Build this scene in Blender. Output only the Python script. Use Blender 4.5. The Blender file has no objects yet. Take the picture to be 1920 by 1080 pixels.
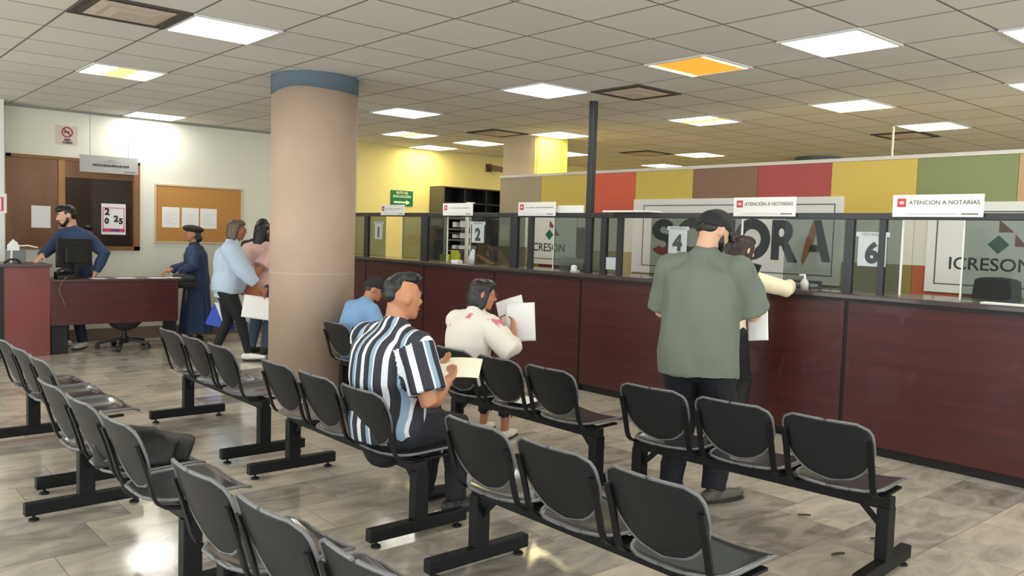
import bpy, bmesh, math, random
from mathutils import Vector, Matrix, noise
random.seed(7)
PI = math.pi
COL = bpy.context.scene.collection
OFF = {}          # world offset of every thing, so that parts can be written in world metres

# ------------------------------------------------------------------ materials
def lin(c):
    return tuple((x / 12.92 if x <= .04045 else ((x + .055) / 1.055) ** 2.4) for x in c)
def rgb(r, g, b):
    return lin((r / 255, g / 255, b / 255))
MATS = {}
def mat(name, color, rough=.6, metal=0., spec=.5, bump=0., bscale=60., var=0., vscale=8., stretch=(1, 1, 1), coat=0.):
    if name in MATS: return MATS[name]
    m = bpy.data.materials.new(name); m.use_nodes = True; MATS[name] = m
    nt = m.node_tree; b = nt.nodes['Principled BSDF']
    b.inputs['Base Color'].default_value = (*color, 1); b.inputs['Roughness'].default_value = rough
    b.inputs['Metallic'].default_value = metal; b.inputs['Specular IOR Level'].default_value = spec
    b.inputs['Coat Weight'].default_value = coat
    if bump or var:
        tc = nt.nodes.new('ShaderNodeTexCoord'); mp = nt.nodes.new('ShaderNodeMapping')
        mp.inputs['Scale'].default_value = stretch
        nt.links.new(tc.outputs['Object'], mp.inputs['Vector'])
    if var:
        n = nt.nodes.new('ShaderNodeTexNoise'); n.inputs['Scale'].default_value = vscale; n.inputs['Detail'].default_value = 5
        nt.links.new(mp.outputs[0], n.inputs['Vector'])
        r = nt.nodes.new('ShaderNodeValToRGB')
        r.color_ramp.elements[0].position = .3; r.color_ramp.elements[1].position = .7
        r.color_ramp.elements[0].color = (*[c * (1 - var) for c in color], 1)
        r.color_ramp.elements[1].color = (*[min(1, c * (1 + var)) for c in color], 1)
        nt.links.new(n.outputs['Fac'], r.inputs['Fac']); nt.links.new(r.outputs['Color'], b.inputs['Base Color'])
    if bump:
        n2 = nt.nodes.new('ShaderNodeTexNoise'); n2.inputs['Scale'].default_value = bscale; n2.inputs['Detail'].default_value = 3
        nt.links.new(mp.outputs[0], n2.inputs['Vector'])
        bp = nt.nodes.new('ShaderNodeBump'); bp.inputs['Strength'].default_value = bump; bp.inputs['Distance'].default_value = .01
        nt.links.new(n2.outputs['Fac'], bp.inputs['Height']); nt.links.new(bp.outputs['Normal'], b.inputs['Normal'])
    return m
def emit_mat(name, color, strength):
    if name in MATS: return MATS[name]
    m = bpy.data.materials.new(name); m.use_nodes = True; MATS[name] = m
    nt = m.node_tree; b = nt.nodes['Principled BSDF']
    b.inputs['Base Color'].default_value = (*[x * .5 for x in color], 1)
    b.inputs['Emission Color'].default_value = (*color, 1); b.inputs['Emission Strength'].default_value = strength
    return m
def glass_mat(name, tint, gloss=.08, rough=.02, veil=0., veilcol=(.5, .5, .5)):
    if name in MATS: return MATS[name]
    m = bpy.data.materials.new(name); m.use_nodes = True; MATS[name] = m
    nt = m.node_tree; nt.nodes.clear()
    o = nt.nodes.new('ShaderNodeOutputMaterial'); t = nt.nodes.new('ShaderNodeBsdfTransparent'); t.inputs[0].default_value = (*tint, 1)
    g = nt.nodes.new('ShaderNodeBsdfGlossy'); g.inputs['Roughness'].default_value = rough
    f = nt.nodes.new('ShaderNodeFresnel'); f.inputs[0].default_value = 1.45
    mx = nt.nodes.new('ShaderNodeMixShader')
    ml = nt.nodes.new('ShaderNodeMath'); ml.operation = 'MULTIPLY_ADD'; ml.inputs[1].default_value = gloss; ml.inputs[2].default_value = 0.
    nt.links.new(f.outputs[0], ml.inputs[0]); nt.links.new(ml.outputs[0], mx.inputs[0])
    last = t.outputs[0]
    if veil:
        d = nt.nodes.new('ShaderNodeBsdfDiffuse'); d.inputs[0].default_value = (*veilcol, 1)
        m2 = nt.nodes.new('ShaderNodeMixShader'); m2.inputs[0].default_value = veil
        nt.links.new(t.outputs[0], m2.inputs[1]); nt.links.new(d.outputs[0], m2.inputs[2]); last = m2.outputs[0]
    nt.links.new(last, mx.inputs[1]); nt.links.new(g.outputs[0], mx.inputs[2]); nt.links.new(mx.outputs[0], o.inputs[0])
    return m

# ------------------------------------------------------------------ mesh builder
class MB:
    def __init__(s): s.v = []; s.f = []
    def add(s, vs, fs):
        k = len(s.v); s.v += [tuple(p) for p in vs]; s.f += [tuple(i + k for i in f) for f in fs]; return s
    def box(s, x0, x1, y0, y1, z0, z1):
        vs = [(x, y, z) for z in (z0, z1) for y in (y0, y1) for x in (x0, x1)]
        return s.add(vs, [(0, 2, 3, 1), (4, 5, 7, 6), (0, 1, 5, 4), (1, 3, 7, 5), (3, 2, 6, 7), (2, 0, 4, 6)])
    def bar(s, a, b, w, h, up=(0, 0, 1)):
        a, b = Vector(a), Vector(b); t = (b - a).normalized(); u = Vector(up)
        sd = t.cross(u)
        if sd.length < 1e-4: sd = t.cross(Vector((1, 0, 0)))
        sd.normalize(); u = sd.cross(t)
        vs = [p + sd * i * w / 2 + u * j * h / 2 for p in (a, b) for j in (-1, 1) for i in (-1, 1)]
        return s.add(vs, [(0, 2, 3, 1), (4, 5, 7, 6), (0, 1, 5, 4), (1, 3, 7, 5), (3, 2, 6, 7), (2, 0, 4, 6)])
    def strip(s, pts, w, h, side):
        """rectangular bar following points; w along side, h across"""
        side = Vector(side).normalized(); n = len(pts); P = [Vector(p) for p in pts]; vs = []
        for i in range(n):
            t = (P[min(n - 1, i + 1)] - P[max(0, i - 1)]).normalized(); u = side.cross(t).normalized()
            vs += [P[i] + side * a * w / 2 + u * b * h / 2 for a, b in ((-1, -1), (1, -1), (1, 1), (-1, 1))]
        fs = [(0, 3, 2, 1), tuple(4 * (n - 1) + k for k in range(4))]
        for i in range(n - 1):
            for k in range(4):
                a = 4 * i + k; b = 4 * i + (k + 1) % 4
                fs.append((a, b, b + 4, a + 4))
        return s.add(vs, fs)
    def sweep(s, pts, rad, xref=(1, 0, 0), n=16, cap0='round', cap1='round'):
        P = [Vector(p) for p in pts]; R = [(r, r) if not isinstance(r, (tuple, list)) else r for r in rad]
        xr = Vector(xref); rings = []
        def ring(c, t, r):
            sd = xr - t * xr.dot(t)
            if sd.length < 1e-4: sd = Vector((0, 1, 0)) - t * t.y
            if sd.length < 1e-4: sd = Vector((0, 0, 1)) - t * t.z
            sd.normalize(); o = t.cross(sd)
            return [c + sd * math.cos(2 * PI * k / n) * r[0] + o * math.sin(2 * PI * k / n) * r[1] for k in range(n)]
        m = len(P)
        T = [(P[min(m - 1, i + 1)] - P[max(0, i - 1)]).normalized() for i in range(m)]
        if cap0 == 'round':
            d = min(R[0])
            for q in (.98, .8, .5): rings.append(ring(P[0] - T[0] * d * q, T[0], tuple(x * math.sqrt(1 - q * q) for x in R[0])))
        for i in range(m): rings.append(ring(P[i], T[i], R[i]))
        if cap1 == 'round':
            d = min(R[-1])
            for q in (.5, .8, .98): rings.append(ring(P[-1] + T[-1] * d * q, T[-1], tuple(x * math.sqrt(1 - q * q) for x in R[-1])))
        vs = [p for r in rings for p in r]; fs = [tuple(range(n - 1, -1, -1)), tuple((len(rings) - 1) * n + k for k in range(n))]
        for i in range(len(rings) - 1):
            for k in range(n):
                a = i * n + k; b = i * n + (k + 1) % n
                fs.append((a, b, b + n, a + n))
        return s.add(vs, fs)
    def ell(s, c, r, rot=None, nu=16, nv=10):
        c = Vector(c); vs = []; M = rot or Matrix.Identity(3)
        for j in range(1, nv):
            a = PI * j / nv
            for k in range(nu):
                b = 2 * PI * k / nu
                vs.append(c + M @ Vector((r[0] * math.sin(a) * math.cos(b), r[1] * math.sin(a) * math.sin(b), r[2] * math.cos(a))))
        top = len(vs); vs += [c + M @ Vector((0, 0, r[2])), c + M @ Vector((0, 0, -r[2]))]
        fs = []
        for j in range(nv - 2):
            for k in range(nu):
                a = j * nu + k; b = j * nu + (k + 1) % nu; fs.append((a, a + nu, b + nu, b))
        for k in range(nu):
            fs.append((top, k, (k + 1) % nu)); q = (nv - 2) * nu; fs.append((top + 1, q + (k + 1) % nu, q + k))
        return s.add(vs, fs)
    def cyl(s, a, b, r0, r1=None, n=20):
        return s.sweep([a, b], [r0, r0 if r1 is None else r1], n=n, cap0='flat', cap1='flat')
    def prism(s, pts, origin, ux, uy, thick):
        """2-D outline extruded; convex or concave (one n-gon per side)"""
        o, ux, uy = Vector(origin), Vector(ux), Vector(uy); nrm = ux.cross(uy).normalized() * thick; n = len(pts)
        vs = [o + ux * p[0] + uy * p[1] for p in pts] + [o + ux * p[0] + uy * p[1] + nrm for p in pts]
        fs = [tuple(range(n - 1, -1, -1)), tuple(range(n, 2 * n))] + [(i, (i + 1) % n, n + (i + 1) % n, n + i) for i in range(n)]
        return s.add(vs, fs)
    def sheet(s, fn, nu, nv, thick):
        """closed thin shell from fn(u,v)->(point), u,v in 0..1"""
        P = [[Vector(fn(i / nu, j / nv)) for i in range(nu + 1)] for j in range(nv + 1)]
        N = []
        for j in range(nv + 1):
            row = []
            for i in range(nu + 1):
                a = P[j][min(nu, i + 1)] - P[j][max(0, i - 1)]; b = P[min(nv, j + 1)][i] - P[max(0, j - 1)][i]
                q = a.cross(b); row.append(q.normalized() if q.length > 1e-9 else Vector((0, 0, 1)))
            N.append(row)
        k = (nu + 1) * (nv + 1); vs = [P[j][i] + N[j][i] * thick / 2 for j in range(nv + 1) for i in range(nu + 1)]
        vs += [P[j][i] - N[j][i] * thick / 2 for j in range(nv + 1) for i in range(nu + 1)]
        fs = []; I = lambda i, j: j * (nu + 1) + i
        for j in range(nv):
            for i in range(nu):
                q = (I(i, j), I(i + 1, j), I(i + 1, j + 1), I(i, j + 1)); fs.append(q); fs.append(tuple(k + x for x in reversed(q)))
        edge = [I(i, 0) for i in range(nu)] + [I(nu, j) for j in range(nv)] + [I(i, nv) for i in range(nu, 0, -1)] + [I(0, j) for j in range(nv, 0, -1)]
        for a, b in zip(edge, edge[1:] + edge[:1]): fs.append((b, a, a + k, b + k))
        return s.add(vs, fs)
    def build(s, name, m, parent=None, origin=None, smooth=False, bevel=0.):
        if parent is not None: off = OFF[parent.name]
        elif origin is not None: off = Vector(origin)
        else: off = Vector((0, 0, 0))
        me = bpy.data.meshes.new(name); me.from_pydata([tuple(Vector(p) - off) for p in s.v], [], s.f); me.update()
        bm = bmesh.new(); bm.from_mesh(me); bmesh.ops.recalc_face_normals(bm, faces=bm.faces); bm.to_mesh(me); bm.free()
        o = bpy.data.objects.new(name, me); COL.objects.link(o); me.materials.append(m)
        if parent is not None: o.parent = parent
        else: o.location = off
        OFF[o.name] = off
        if smooth:
            for p in me.polygons: p.use_smooth = True
        if bevel:
            b = o.modifiers.new('bevel', 'BEVEL'); b.width = bevel; b.segments = 2; b.limit_method = 'ANGLE'; b.angle_limit = .7
        return o
def B(x0, x1, y0, y1, z0, z1): return MB().box(x0, x1, y0, y1, z0, z1)
def tag(o, label, cat, group=None):
    o['label'] = label; o['category'] = cat
    if group: o['group'] = group
    return o
def thing(name, label, cat, loc, group=None):
    o = bpy.data.objects.new(name, None); COL.objects.link(o); o.location = loc; OFF[o.name] = Vector(loc); o.empty_display_size = .1
    return tag(o, label, cat, group)
def struct(name, mb, m, **k):
    o = mb.build(name, m, **k)
    if o.parent is None: o['kind'] = 'structure'
    return o
def copy_thing(root):
    r = root.copy(); COL.objects.link(r); OFF[r.name] = OFF[root.name].copy()
    def rec(a, b):
        for c in a.children:
            d = c.copy(); COL.objects.link(d); d.parent = b; OFF[d.name] = OFF[c.name].copy(); rec(c, d)
    rec(root, r); return r
def smoothed(o, angle=.6):
    for p in o.data.polygons: p.use_smooth = True
    return o
def text(name, body, size, pos, ux, uy, m, parent=None, bold=0., depth=.002, align='CENTER', squeeze=1., split=None):
    """lettering as a thin mesh; ux = reading direction, uy = up"""
    cu = bpy.data.curves.new(name, 'FONT'); cu.body = body; cu.size = size; cu.align_x = align; cu.align_y = 'CENTER'
    cu.extrude = depth / 2; cu.offset = bold; cu.resolution_u = 4
    t = bpy.data.objects.new(name, cu); COL.objects.link(t); bpy.context.view_layer.update()
    dg = bpy.context.evaluated_depsgraph_get(); me = bpy.data.meshes.new_from_object(t.evaluated_get(dg))
    bpy.data.objects.remove(t); bpy.data.curves.remove(cu)
    ux, uy = Vector(ux).normalized(), Vector(uy).normalized(); uz = ux.cross(uy); pos = Vector(pos)
    off = OFF[parent.name] if parent is not None else Vector((0, 0, 0))
    for v in me.vertices: v.co = pos + ux * v.co.x * squeeze + uy * v.co.y + uz * v.co.z - off
    me.materials.clear(); me.materials.append(m); me.name = name
    o = bpy.data.objects.new(name, me); COL.objects.link(o)
    if parent is not None: o.parent = parent
    OFF[o.name] = off
    return o

# ------------------------------------------------------------------ camera
H = 1.55
def camera():
    yaw, pit, rol = math.radians(-48.937), math.radians(3.598), math.radians(1.797)
    f0 = Vector((math.sin(yaw), math.cos(yaw), 0)); r0 = Vector((math.cos(yaw), -math.sin(yaw), 0)); u0 = Vector((0, 0, 1))
    f2 = f0 * math.cos(pit) - u0 * math.sin(pit); u2 = u0 * math.cos(pit) + f0 * math.sin(pit)
    r2 = r0 * math.cos(rol) + u2 * math.sin(rol); u3 = u2 * math.cos(rol) - r0 * math.sin(rol)
    cd = bpy.data.cameras.new('camera'); cd.sensor_width = 36; cd.sensor_fit = 'HORIZONTAL'; cd.lens = 1569.45 / 1920 * 36; cd.clip_start = .05
    c = bpy.data.objects.new('camera', cd); COL.objects.link(c)
    M = Matrix((r2, u3, -f2)).transposed().to_4x4(); M.translation = (0, 0, H); c.matrix_world = M
    bpy.context.scene.camera = c
camera()
sc = bpy.context.scene
sc.view_settings.view_transform = 'Standard'; sc.view_settings.look = 'None'; sc.view_settings.gamma = 1; sc.view_settings.exposure = 0.2
sc.view_settings.use_curve_mapping = False
w = bpy.data.worlds.new('world'); sc.world = w; w.use_nodes = True
w.node_tree.nodes['Background'].inputs[0].default_value = (.95, 1, 1, 1); w.node_tree.nodes['Background'].inputs[1].default_value = 3.0

# ------------------------------------------------------------------ room shell
CZ = 2.96; XW = -11.8; GX, GY = .6, .635; X0, Y0 = -3.31, 2.09
def ceiling_mat():
    m = bpy.data.materials.new('ceiling tiles'); m.use_nodes = True; nt = m.node_tree; b = nt.nodes['Principled BSDF']
    b.inputs['Roughness'].default_value = .9
    tc = nt.nodes.new('ShaderNodeTexCoord'); sp = nt.nodes.new('ShaderNodeSeparateXYZ'); nt.links.new(tc.outputs['Object'], sp.inputs[0])
    def M(op, a, b_=None, c=None):
        n = nt.nodes.new('ShaderNodeMath'); n.operation = op
        for i, x in enumerate((a, b_, c)):
            if x is None: continue
            if isinstance(x, (int, float)): n.inputs[i].default_value = x
            else: nt.links.new(x, n.inputs[i])
        return n.outputs[0]
    lines = None; ids = []
    for k, (g, o) in enumerate(((GX, X0), (GY, Y0))):
        q = M('DIVIDE', M('SUBTRACT', sp.outputs[k], o), g); ids.append(M('FLOOR', q))
        fr = M('FRACT', q); d = M('MINIMUM', fr, M('SUBTRACT', 1.0, fr)); l = M('LESS_THAN', d, .0085 / g)
        lines = l if lines is None else M('MAXIMUM', lines, l)
    cb = nt.nodes.new('ShaderNodeCombineXYZ'); nt.links.new(ids[0], cb.inputs[0]); nt.links.new(ids[1], cb.inputs[1])
    wn = nt.nodes.new('ShaderNodeTexWhiteNoise'); wn.noise_dimensions = '2D'; nt.links.new(cb.outputs[0], wn.inputs['Vector'])
    r = nt.nodes.new('ShaderNodeValToRGB'); r.color_ramp.elements[0].color = (*rgb(214, 210, 202), 1); r.color_ramp.elements[1].color = (*rgb(222, 218, 210), 1)
    nt.links.new(wn.outputs['Value'], r.inputs['Fac'])
    mx = nt.nodes.new('ShaderNodeMix'); mx.data_type = 'RGBA'; nt.links.new(lines, mx.inputs[0]); nt.links.new(r.outputs[0], mx.inputs[6])
    mx.inputs[7].default_value = (*rgb(120, 118, 114), 1); nt.links.new(mx.outputs[2], b.inputs['Base Color'])
    n2 = nt.nodes.new('ShaderNodeTexNoise'); n2.inputs['Scale'].default_value = 140; nt.links.new(tc.outputs['Object'], n2.inputs['Vector'])
    h = M('SUBTRACT', M('MULTIPLY', n2.outputs['Fac'], .25), lines)
    bp = nt.nodes.new('ShaderNodeBump'); bp.inputs['Strength'].default_value = .3; bp.inputs['Distance'].default_value = .006
    nt.links.new(h, bp.inputs['Height']); nt.links.new(bp.outputs[0], b.inputs['Normal'])
    return m
def floor_mat():
    m = bpy.data.materials.new('polished marble tiles'); m.use_nodes = True; nt = m.node_tree; b = nt.nodes['Principled BSDF']
    tc = nt.nodes.new('ShaderNodeTexCoord'); sp = nt.nodes.new('ShaderNodeSeparateXYZ'); nt.links.new(tc.outputs['Object'], sp.inputs[0])
    L = nt.links.new
    def M(op, a, b_=None):
        n = nt.nodes.new('ShaderNodeMath'); n.operation = op
        for i, x in enumerate((a, b_)):
            if x is None: continue
            if isinstance(x, (int, float)): n.inputs[i].default_value = x
            else: L(x, n.inputs[i])
        return n.outputs[0]
    W, D = .41, .62                       # slabs laid in rows along Y, every row shifted
    qx = M('DIVIDE', M('ADD', sp.outputs[0], 2.57), W); ix = M('FLOOR', qx); fx = M('FRACT', qx)
    sh = M('FRACT', M('MULTIPLY', ix, .37)); qy = M('ADD', M('DIVIDE', sp.outputs[1], D), sh); iy = M('FLOOR', qy); fy = M('FRACT', qy)
    def edge(fr, g): return M('LESS_THAN', M('MINIMUM', fr, M('SUBTRACT', 1.0, fr)), .0022 / g)
    lines = M('MAXIMUM', edge(fx, W), edge(fy, D))
    cb = nt.nodes.new('ShaderNodeCombineXYZ'); L(ix, cb.inputs[0]); L(iy, cb.inputs[1])
    wn = nt.nodes.new('ShaderNodeTexWhiteNoise'); wn.noise_dimensions = '2D'; L(cb.outputs[0], wn.inputs['Vector'])
    wr = nt.nodes.new('ShaderNodeTexWhiteNoise'); wr.noise_dimensions = '1D'; L(ix, wr.inputs['W'])
    tone = M('ADD', M('ADD', M('MULTIPLY', wn.outputs['Value'], .42), M('MULTIPLY', wr.outputs['Value'], .22)), .2)
    # veins, different inside every slab
    mp = nt.nodes.new('ShaderNodeVectorMath'); mp.operation = 'MULTIPLY_ADD'; L(wn.outputs['Color'], mp.inputs[0]); mp.inputs[1].default_value = (9, 9, 9)
    sc_ = nt.nodes.new('ShaderNodeVectorMath'); sc_.operation = 'MULTIPLY'; L(tc.outputs['Object'], sc_.inputs[0]); sc_.inputs[1].default_value = (3.2, 1.3, 1); L(sc_.outputs[0], mp.inputs[2])
    n = nt.nodes.new('ShaderNodeTexNoise'); n.inputs['Scale'].default_value = 1.6; n.inputs['Detail'].default_value = 7; n.inputs['Roughness'].default_value = .62; n.inputs['Distortion'].default_value = 1.4
    L(mp.outputs[0], n.inputs['Vector'])
    t2 = M('ADD', M('MULTIPLY', tone, .62), M('MULTIPLY', M('SUBTRACT', n.outputs['Fac'], .5), .95)); t2 = M('ADD', t2, .2)
    r = nt.nodes.new('ShaderNodeValToRGB'); e = r.color_ramp.elements
    e[0].position = .18; e[0].color = (*rgb(118, 111, 103), 1); e[1].position = .9; e[1].color = (*rgb(222, 213, 193), 1)
    for p, c in ((.36, (156, 149, 139)), (.52, (184, 177, 163)), (.7, (204, 195, 176))):
        q = e.new(p); q.color = (*rgb(*c), 1)
    L(t2, r.inputs['Fac'])
    mx = nt.nodes.new('ShaderNodeMix'); mx.data_type = 'RGBA'; L(lines, mx.inputs[0]); L(r.outputs[0], mx.inputs[6]); mx.inputs[7].default_value = (*rgb(140, 130, 114), 1)
    L(mx.outputs[2], b.inputs['Base Color'])
    n3 = nt.nodes.new('ShaderNodeTexNoise'); n3.inputs['Scale'].default_value = 2.5; L(tc.outputs['Object'], n3.inputs['Vector'])
    L(M('ADD', M('MULTIPLY', n3.outputs['Fac'], .10), .07), b.inputs['Roughness'])
    b.inputs['Specular IOR Level'].default_value = .75
    n4 = nt.nodes.new('ShaderNodeTexNoise'); n4.inputs['Scale'].default_value = 5; L(tc.outputs['Object'], n4.inputs['Vector'])
    bp = nt.nodes.new('ShaderNodeBump'); bp.inputs['Strength'].default_value = .06; bp.inputs['Distance'].default_value = .01
    L(n4.outputs['Fac'], bp.inputs['Height']); L(bp.outputs[0], b.inputs['Normal'])
    return m
XE, YS, YN = 4.0, -4.0, 15.0
WHITE = mat('wall paint', rgb(226, 226, 212), .7, var=.02, vscale=1.2)
YELLOW = mat('yellow wall paint', rgb(228, 216, 150), .7, var=.02, vscale=1.2)
struct('floor', B(XW - 3, XE, YS, YN, -.1, 0), floor_mat())
struct('ceiling', B(XW - 3, XE, YS, YN, CZ, CZ + .1), ceiling_mat())
# window wall with its opening
wy0, wy1, wz0, wz1 = 2.05, 3.61, 1.19, 2.36
wl = MB(); XB = XW - .12
wl.box(XB, XW, YS, wy0, 0, CZ); wl.box(XB, XW, wy1, 6.2, 0, CZ); wl.box(XB, XW, wy0, wy1, 0, wz0); wl.box(XB, XW, wy0, wy1, wz1, CZ)
struct('wall_left', wl, WHITE)
struct('wall_back', B(XB, XW, 6.2, YN, 0, CZ), YELLOW)
struct('wall_far', B(XB, XE, YN, YN + .1, 0, CZ), YELLOW)
struct('baseboard_left', B(XW, XW + .015, YS, 6.0, 0, .16), mat('brown baseboard', rgb(122, 104, 86), .5))
struct('trim_1', B(XW, XW + .02, YS, 6.2, CZ - .03, CZ), mat('ceiling edge trim', rgb(150, 148, 140), .6))
for k, y in enumerate((3.66, 6.95)):
    struct('trim_%d' % (k + 2), B(XW, XW + .006, y - .012, y + .012, .16, CZ - .03), WHITE if k == 0 else YELLOW)
# window: frame, mullion, pane, the office room behind
WOOD = mat('window wood', rgb(136, 96, 58), .45, var=.18, vscale=6, stretch=(1, 1, .15))
win = MB()
fy = .055
win.box(XW - .06, XW + .02, wy0, wy0 + fy, wz0, wz1); win.box(XW - .06, XW + .02, wy1 - fy * 1.4, wy1, wz0, wz1)
win.box(XW - .06, XW + .02, wy0, wy1, wz0, wz0 + .05); win.box(XW - .06, XW + .02, wy0, wy1, wz1 - .04, wz1)
wo = struct('window_1', win, WOOD, origin=(XW, wy0, wz0))
B(XW - .05, XW + .015, 2.63, 2.70, wz0 + .05, wz1 - .04).build('mullion', mat('pale window wood', rgb(176, 132, 84), .45, var=.12, vscale=6, stretch=(1, 1, .15)), wo)
B(XW - .03, XW - .024, wy0 + fy, wy1 - fy, wz0 + .05, wz1 - .04).build('pane', glass_mat('window glass', (.88, .86, .84), .10), wo)
room = MB(); RX = XW - 1.9
room.box(RX - .1, RX, 1.2, 4.6, 0, CZ); room.box(RX, XB, 1.1, 1.2, 0, CZ); room.box(RX, XB, 4.6, 4.7, 0, CZ)
struct('wall_office', room, mat('office panelling', rgb(164, 128, 100), .5, var=.12, vscale=3, stretch=(1, 1, .1)))
struct('door_1', B(RX, RX + .04, 3.15, 4.35, 0, 2.2), mat('dark office door', rgb(72, 60, 52), .6))
# white pillar at the left edge of the frame
struct('wall_pillar', B(-11.78, -11.5, 1.4, 1.985, 0, CZ), mat('white pillar paint', rgb(232, 234, 230), .6))

# ------------------------------------------------------------------ ceiling lights and vents
FR = mat('light frame white', rgb(215, 215, 210), .5)
WL = emit_mat('white lamp', (1, .97, .92), 14); YL = emit_mat('yellow lamp', (1, .78, .20), 1.5)
WW = emit_mat('warm lamp', (1, .85, .42), 15); OL = emit_mat('dim orange lamp', (1, .46, .04), .75); BY = emit_mat('bright yellow lamp edge', (1, .86, .3), 4)
def ceiling_light(i, j, label, kind='white', sx=1):
    x0 = X0 + i * GX; y0 = Y0 + j * GY; x1 = x0 + GX; y1 = y0 + GY; z = CZ
    t = thing('ceiling_light', label, 'ceiling light', ((x0 + x1) / 2, (y0 + y1) / 2, z - .02), 'ceiling light panels')
    g = .022
    f = MB(); f.box(x0, x1, y0, y0 + g, z - .014, z); f.box(x0, x1, y1 - g, y1, z - .014, z); f.box(x0, x0 + g, y0 + g, y1 - g, z - .014, z); f.box(x1 - g, x1, y0 + g, y1 - g, z - .014, z)
    f.build('frame', FR, t)
    a, b, c, d = x0 + g, x1 - g, y0 + g, y1 - g
    if kind in ('white', 'warm'):
        B(a, b, c, d, z - .010, z - .001).build('diffuser', WL if kind == 'white' else WW, t)
    elif kind == 'split':          # two white strips with a yellow one between
        w_ = (d - c) / 3
        for k, m in enumerate((WL, YL, WL)):
            B(a, b, c + k * w_, c + (k + 1) * w_, z - .010, z - .001).build('diffuser', m, t)
    elif kind == 'orange':
        w_ = .05
        B(a, a + w_, c, d, z - .010, z - .001).build('bright_edge', BY, t)
        B(b - w_, b, c, d, z - .010, z - .001).build('bright_edge', BY, t)
        B(a + w_, b - w_, c, d, z - .010, z - .001).build('diffuser', OL, t)
    return t
for a in ((-5, 0, 'large white ceiling light panel at upper left, left of the round column'),
          (-9, 0, 'ceiling light with a yellow middle strip, at the upper left', 'split'),
          (-14, 2, 'white ceiling light close to the cream wall above the cork board'),
          (-5, 5, 'white ceiling light left of the dark pole top and square vent'),
          (0, 5, 'largest, brightest white ceiling light at the upper right'),
          (-2, 5, 'dim orange ceiling light with bright yellow edges', 'orange'),
          (-5, 9, 'small ceiling light with a yellow middle strip, above the brown panel', 'split'),
          (-2, 9, 'warm white ceiling light above the yellow wall panel', 'warm'),
          (-2, 12, 'warm white ceiling light beside the thin white rod', 'warm'),
          (-9, 9, 'warm ceiling light just right of the square pillar head', 'warm'),
          (-12, 9, 'warm ceiling light in front of the square pillar head', 'warm'),
          (-14, 9, 'warm ceiling light nearest the yellow wall', 'warm'),
          (-9, 14, 'farthest warm ceiling light, right of the round vent', 'warm'),
          (-12, 12, 'warm ceiling light beyond the square pillar, near the far yellow wall', 'warm'),
          (-9, 5, 'white ceiling light half hidden behind the round column'),
          (-12, 7, 'yellow ceiling light half hidden behind the round column', 'split'),
          (1, 9, 'white ceiling light cut by the right picture edge, lower of two'),
          (2, 6, 'white ceiling light cut by the right picture edge, upper of two'),
          (-12, 16, 'far ceiling light low above the striped partition beside the pole', 'warm'),
          ):
    ceiling_light(*a)
for i, j in ((-5, -5), (0, -5), (0, 0), (4, 0), (4, -5), (5, 5), (5, 10), (-10, -5)):       # lamps of the same hall outside the picture
    ceiling_light(i, j, 'white ceiling light of the hall outside the picture')
VF = mat('vent frame dark', rgb(70, 64, 58), .6); VB = mat('vent blade grey', rgb(196, 182, 166), .5)
ceiling_light(-16, 1, 'unseen light panel added to brighten the small office behind the window')  # unseen panel, added only to lift the dark office interior
def vent(i, j, label):
    x0 = X0 + i * GX; y0 = Y0 + j * GY; x1 = x0 + GX; y1 = y0 + GY; z = CZ
    t = thing('ceiling_vent', label, 'air vent', ((x0 + x1) / 2, (y0 + y1) / 2, z - .05), 'square ceiling air vents')
    g = .035; f = MB()
    f.box(x0, x1, y0, y0 + g, z - .012, z); f.box(x0, x1, y1 - g, y1, z - .012, z); f.box(x0, x0 + g, y0 + g, y1 - g, z - .012, z); f.box(x1 - g, x1, y0 + g, y1 - g, z - .012, z)
    f.build('frame', VF, t)
    B(x0 + g, x1 - g, y0 + g, y1 - g, z - .004, z - .001).build('dark_throat', mat('vent throat', rgb(96, 88, 80), .8), t)
    cx, cy = (x0 + x1) / 2, (y0 + y1) / 2
    for k, (r, d) in enumerate(((.235, .010), (.15, .022))):
        q = MB(); zz = z - d; h = r - .05
        q.add([(cx - r, cy - r, zz), (cx + r, cy - r, zz), (cx + r, cy + r, zz), (cx - r, cy + r, zz), (cx - h, cy - h, zz - .012), (cx + h, cy - h, zz - .012), (cx + h, cy + h, zz - .012), (cx - h, cy + h, zz - .012)],
              [(0, 1, 5, 4), (1, 2, 6, 5), (2, 3, 7, 6), (3, 0, 4, 7), (4, 5, 6, 7), (3, 2, 1, 0)])
        q.build('blade', VB, t)
vent(-4, 6, 'square ceiling air vent right of the dark pole top')
vent(-10, 8, 'square ceiling air vent above the square pillar head')
vent(-3, 13, 'square ceiling air vent behind the thin white rod')
vent(-10, 13, 'small far ceiling air vent right of the square pillar')
vent(-5, -1, 'air vent cut by the upper left picture corner')
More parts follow.
